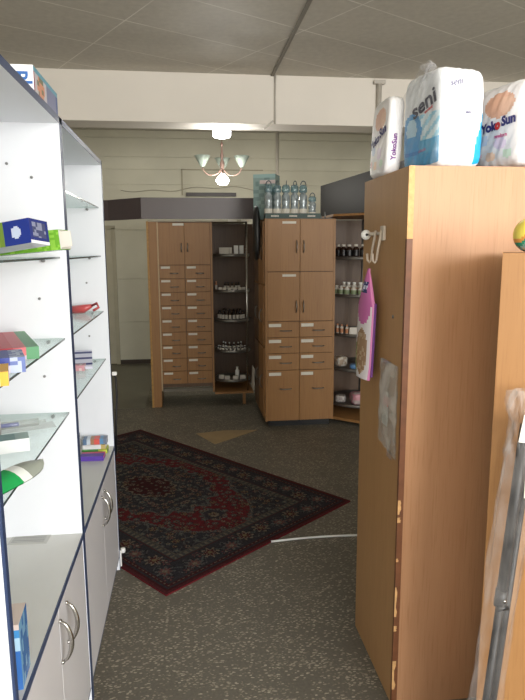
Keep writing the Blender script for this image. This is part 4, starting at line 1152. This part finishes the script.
# ------------------------------------------------------------------ rug
def make_rug():
    Lx, Ly = 1.148, .735; r = .0065
    nx, ny = int(2 * Lx / r), int(2 * Ly / r)
    xs = (np.arange(nx) + .5) / nx * 2 * Lx - Lx; ys = (np.arange(ny) + .5) / ny * 2 * Ly - Ly
    U, V = np.meshgrid(xs, ys); au, av = np.abs(U), np.abs(V)
    d = np.minimum(Lx - au, Ly - av)
    C = np.zeros(U.shape + (3,))
    red = np.array((92, 30, 35)); dred = np.array((68, 30, 32)); navy = np.array((48, 46, 50)); slate = np.array((80, 80, 78)); beige = np.array((108, 98, 84)); teal = np.array((70, 78, 76)); rose = np.array((98, 62, 58)); gold = np.array((108, 92, 66))
    C[:] = red
    fx, fy = Lx - .27, Ly - .27
    # spandrels: slate blue corners bounded by a stepped, scalloped curve
    s = (au / fx) ** 1.5 + (av / fy) ** 1.25 + .07 * np.cos(9 * np.arctan2(av, au)) 
    sp = s > 1.18; C[sp] = navy; C[(s > 1.12) & ~sp] = slate
    # medallion
    th = np.arctan2(V / .37, U / .52); R = np.hypot(U / .52, V / .37) * (1 + .07 * np.cos(16 * th))
    C[R < 1.0] = navy; C[(R > .93) & (R < 1.0)] = slate; C[(R < .42)] = dred * .85; C[(R > .38) & (R < .42)] = beige
    Rp = np.hypot((au - .66) / .085, V / .075) * (1 + .1 * np.cos(8 * np.arctan2(V, au - .66)))
    C[Rp < 1] = navy; C[(Rp > .82) & (Rp < 1)] = slate; C[Rp < .4] = beige
    inner = d > .27
    def scroll(k1, k2, ph, amp, w):
        return np.abs(np.sin(k1 * au + ph + amp * np.sin(k2 * av)) * np.cos(k1 * av - ph + amp * np.cos(k2 * au))) < w
    m_ = scroll(38, 24, .4, 1.4, .05) & inner & (R > 1.03) & ~sp; C[m_] = rose * .8
    m_ = scroll(44, 30, 1.1, 1.6, .06) & inner & (R < .9) & (R > .44); C[m_] = slate
    m_ = scroll(40, 26, 2.1, 1.5, .06) & inner & sp; C[m_] = slate
    # rosettes
    rg = np.random.RandomState(5)
    def rosette(cu, cv, rad, cols, pet=6, rot=0.):
        du = au - cu; dv = av - cv; rr = np.hypot(du, dv); t_ = np.arctan2(dv, du)
        q = rad * (.74 + .26 * np.cos(pet * t_ + rot))
        C[(rr < q * 1.22)] = navy * .8; C[(rr < q)] = cols[0]; C[rr < q * .68] = cols[1]; C[rr < rad * .25] = cols[2]
    pts = []
    tries = 0
    while len(pts) < 200 and tries < 9000:
        tries += 1; a, b = rg.uniform(0, Lx - .28), rg.uniform(0, Ly - .28)
        if all(math.hypot(a - p, b - q) > .043 for p, q in pts): pts.append((a, b))
    pal = [(beige, rose, navy), (slate, teal, beige), (gold, dred, beige), (teal, beige, dred), (rose, beige, navy)]
    for a, b in pts:
        rosette(a, b, rg.uniform(.013, .028), pal[rg.randint(5)], rg.choice([5, 6, 8]), rg.uniform(0, 6))
    # border
    bord = d <= .27
    C[bord] = navy
    C[(d > .225) & (d <= .27)] = slate * .8
    tt = np.where((Lx - au) < (Ly - av), av, au)
    dots = (np.abs(((tt / .036) % 1) - .5) < .22) & (np.abs(d - .247) < .010); C[dots] = beige * .9
    C[np.abs(d - .268) < .004] = beige * .8; C[np.abs(d - .222) < .004] = dred
    w_ = np.abs(d - (.14 + .038 * np.sin(tt * 2 * PI / .26))) < .005; C[w_ & bord & (d < .215) & (d > .065)] = teal
    w_ = np.abs(d - (.14 - .05 * np.sin(tt * 2 * PI / .13 + .6))) < .0035; C[w_ & bord & (d < .21) & (d > .07)] = slate
    k = 0
    for c0 in np.arange(.065, Lx - .10, .13):
        rosette(c0, Ly - .14 + (.014 if k % 2 else -.014), .056, [(beige, dred, gold), (slate, rose, beige)][k % 2], 8, k)
        rosette(c0 + .065, Ly - .14 + (.045 if k % 2 else -.045), .028, (rose, navy, beige), 5); k += 1
    for c0 in np.arange(.065, Ly - .17, .13):
        rosette(Lx - .14 + (.014 if k % 2 else -.014), c0, .056, [(beige, dred, gold), (slate, rose, beige)][k % 2], 8, k)
        rosette(Lx - .14 + (.045 if k % 2 else -.045), c0 + .065, .028, (rose, navy, beige), 5); k += 1
    C[d < .062] = dred * .9; C[(d > .035) & (d < .048)] = navy
    dd = (np.abs(((tt / .03) % 1) - .5) < .25) & (np.abs(d - .055) < .005); C[dd] = beige * .85
    C[d < .022] = np.array((80, 36, 38))
    C *= .9
    C *= (1 + rg.uniform(-.14, .14, C.shape[:2]))[..., None]
    C = np.clip(C, 0, 255) / 255.0; Cl = np.where(C <= .04045, C / 12.92, ((C + .055) / 1.055) ** 2.4)
    gx = np.linspace(-Lx, Lx, nx + 1); gy = np.linspace(-Ly, Ly, ny + 1)
    GX, GY = np.meshgrid(gx, gy); nv = GX.size
    hz = .008 + .0012 * np.sin(GX * 5) * np.cos(GY * 7)
    vt = np.stack([GX.ravel(), GY.ravel(), hz.ravel()], 1)
    idx = np.arange(nv).reshape(ny + 1, nx + 1)
    q = np.stack([idx[:-1, :-1], idx[:-1, 1:], idx[1:, 1:], idx[1:, :-1]], -1).reshape(-1, 4)
    ring = np.concatenate([idx[0, :], idx[1:, -1], idx[-1, -2::-1], idx[-2:0:-1, 0]])
    low = vt[ring].copy(); low[:, 2] = 0; n = len(ring); li = np.arange(n) + nv
    side = np.stack([li, np.roll(li, -1), np.roll(ring, -1), ring], 1)
    me = bpy.data.meshes.new('rug')
    me.from_pydata(np.concatenate([vt, low]).tolist(), [], np.concatenate([q, side]).tolist() + [li[::-1].tolist()])
    col = np.concatenate([np.repeat(Cl.reshape(-1, 3), 4, 0), np.tile(lin((100, 30, 36))[:3], (4 * len(side) + n, 1))]); col = np.concatenate([col, np.ones((len(col), 1))], 1)
    at = me.color_attributes.new('Col', 'FLOAT_COLOR', 'CORNER'); at.data.foreach_set('color', col.astype(np.float32).ravel())
    m = vcol('wool_pile', .95, .5, .1, 300)
    o = obj('rug', me, m)
    p0 = Vector((-.130, 2.640, 0)); e1 = (Vector((1.006, 3.566, 0)) - p0).normalized(); e2 = Vector((-e1.y, e1.x, 0))
    c = p0 + e1 * Ly + e2 * Lx
    o.location = (c.x, c.y, 0); o.rotation_euler = (0, 0, math.atan2(e2.y, e2.x))
    return tag(o, 'red and navy patterned oriental rug lying askew on the terrazzo floor', 'rug')
make_rug()

# ------------------------------------------------------------------ light
def area(name, loc, rot, sx, sy, e, c=(1, 1, 1)):
    l = bpy.data.lights.new(name, 'AREA'); l.shape = 'RECTANGLE'; l.size = sx; l.size_y = sy; l.energy = e; l.color = c
    o = bpy.data.objects.new(name, l); COL.objects.link(o); o.location = loc; o.rotation_euler = rot; return o
for i, (a, b) in enumerate(wins):
    area('window_daylight', ((a + b) / 2, YF + .02, 1.8), (PI / 2, 0, 0), b - a - .1, 2.0, (34, 155)[i], (1.0, .985, .96))
for n_, loc, e in (('chandelier_light', (.45, 7.05, 2.27), 12), ('ceiling_lamp_light', (.375, 6.06, 2.58), 3)):
    l = bpy.data.lights.new(n_, 'POINT'); l.energy = e; l.shadow_soft_size = .06; l.color = (1, .96, .88)
    o = bpy.data.objects.new(n_, l); COL.objects.link(o); o.location = loc
w = bpy.data.worlds.new('World'); S.world = w; w.use_nodes = True
bg = w.node_tree.nodes['Background']
sky = w.node_tree.nodes.new('ShaderNodeTexSky'); sky.sky_type = 'NISHITA'; sky.sun_elevation = math.radians(40); sky.sun_rotation = math.radians(200); sky.sun_disc = False
w.node_tree.links.new(sky.outputs[0], bg.inputs[0]); bg.inputs[1].default_value = .12

# ------------------------------------------------------------------ camera
f_px, yaw, pitch, roll = 605.0, math.radians(7.13), math.radians(9.45), math.radians(-.294)
wv = Vector((math.sin(yaw) * math.cos(pitch), math.cos(yaw) * math.cos(pitch), -math.sin(pitch)))
rv = Vector((math.cos(yaw), -math.sin(yaw), 0)); uv = rv.cross(wv)
r2 = rv * math.cos(roll) + uv * math.sin(roll); u2 = -rv * math.sin(roll) + uv * math.cos(roll)
cam = bpy.data.cameras.new('Camera'); cam.sensor_fit = 'HORIZONTAL'; cam.sensor_width = 36; cam.lens = f_px / 525 * 36; cam.clip_start = .02
co = bpy.data.objects.new('Camera', cam); COL.objects.link(co)
Mx = Matrix((r2, u2, -wv)).transposed().to_4x4(); Mx.translation = Vector((0, 0, 1.6)); co.matrix_world = Mx
S.camera = co
S.view_settings.view_transform = 'Standard'; S.view_settings.look = 'None'; S.view_settings.gamma = 1; S.view_settings.use_curve_mapping = False
S.view_settings.exposure = 0.9
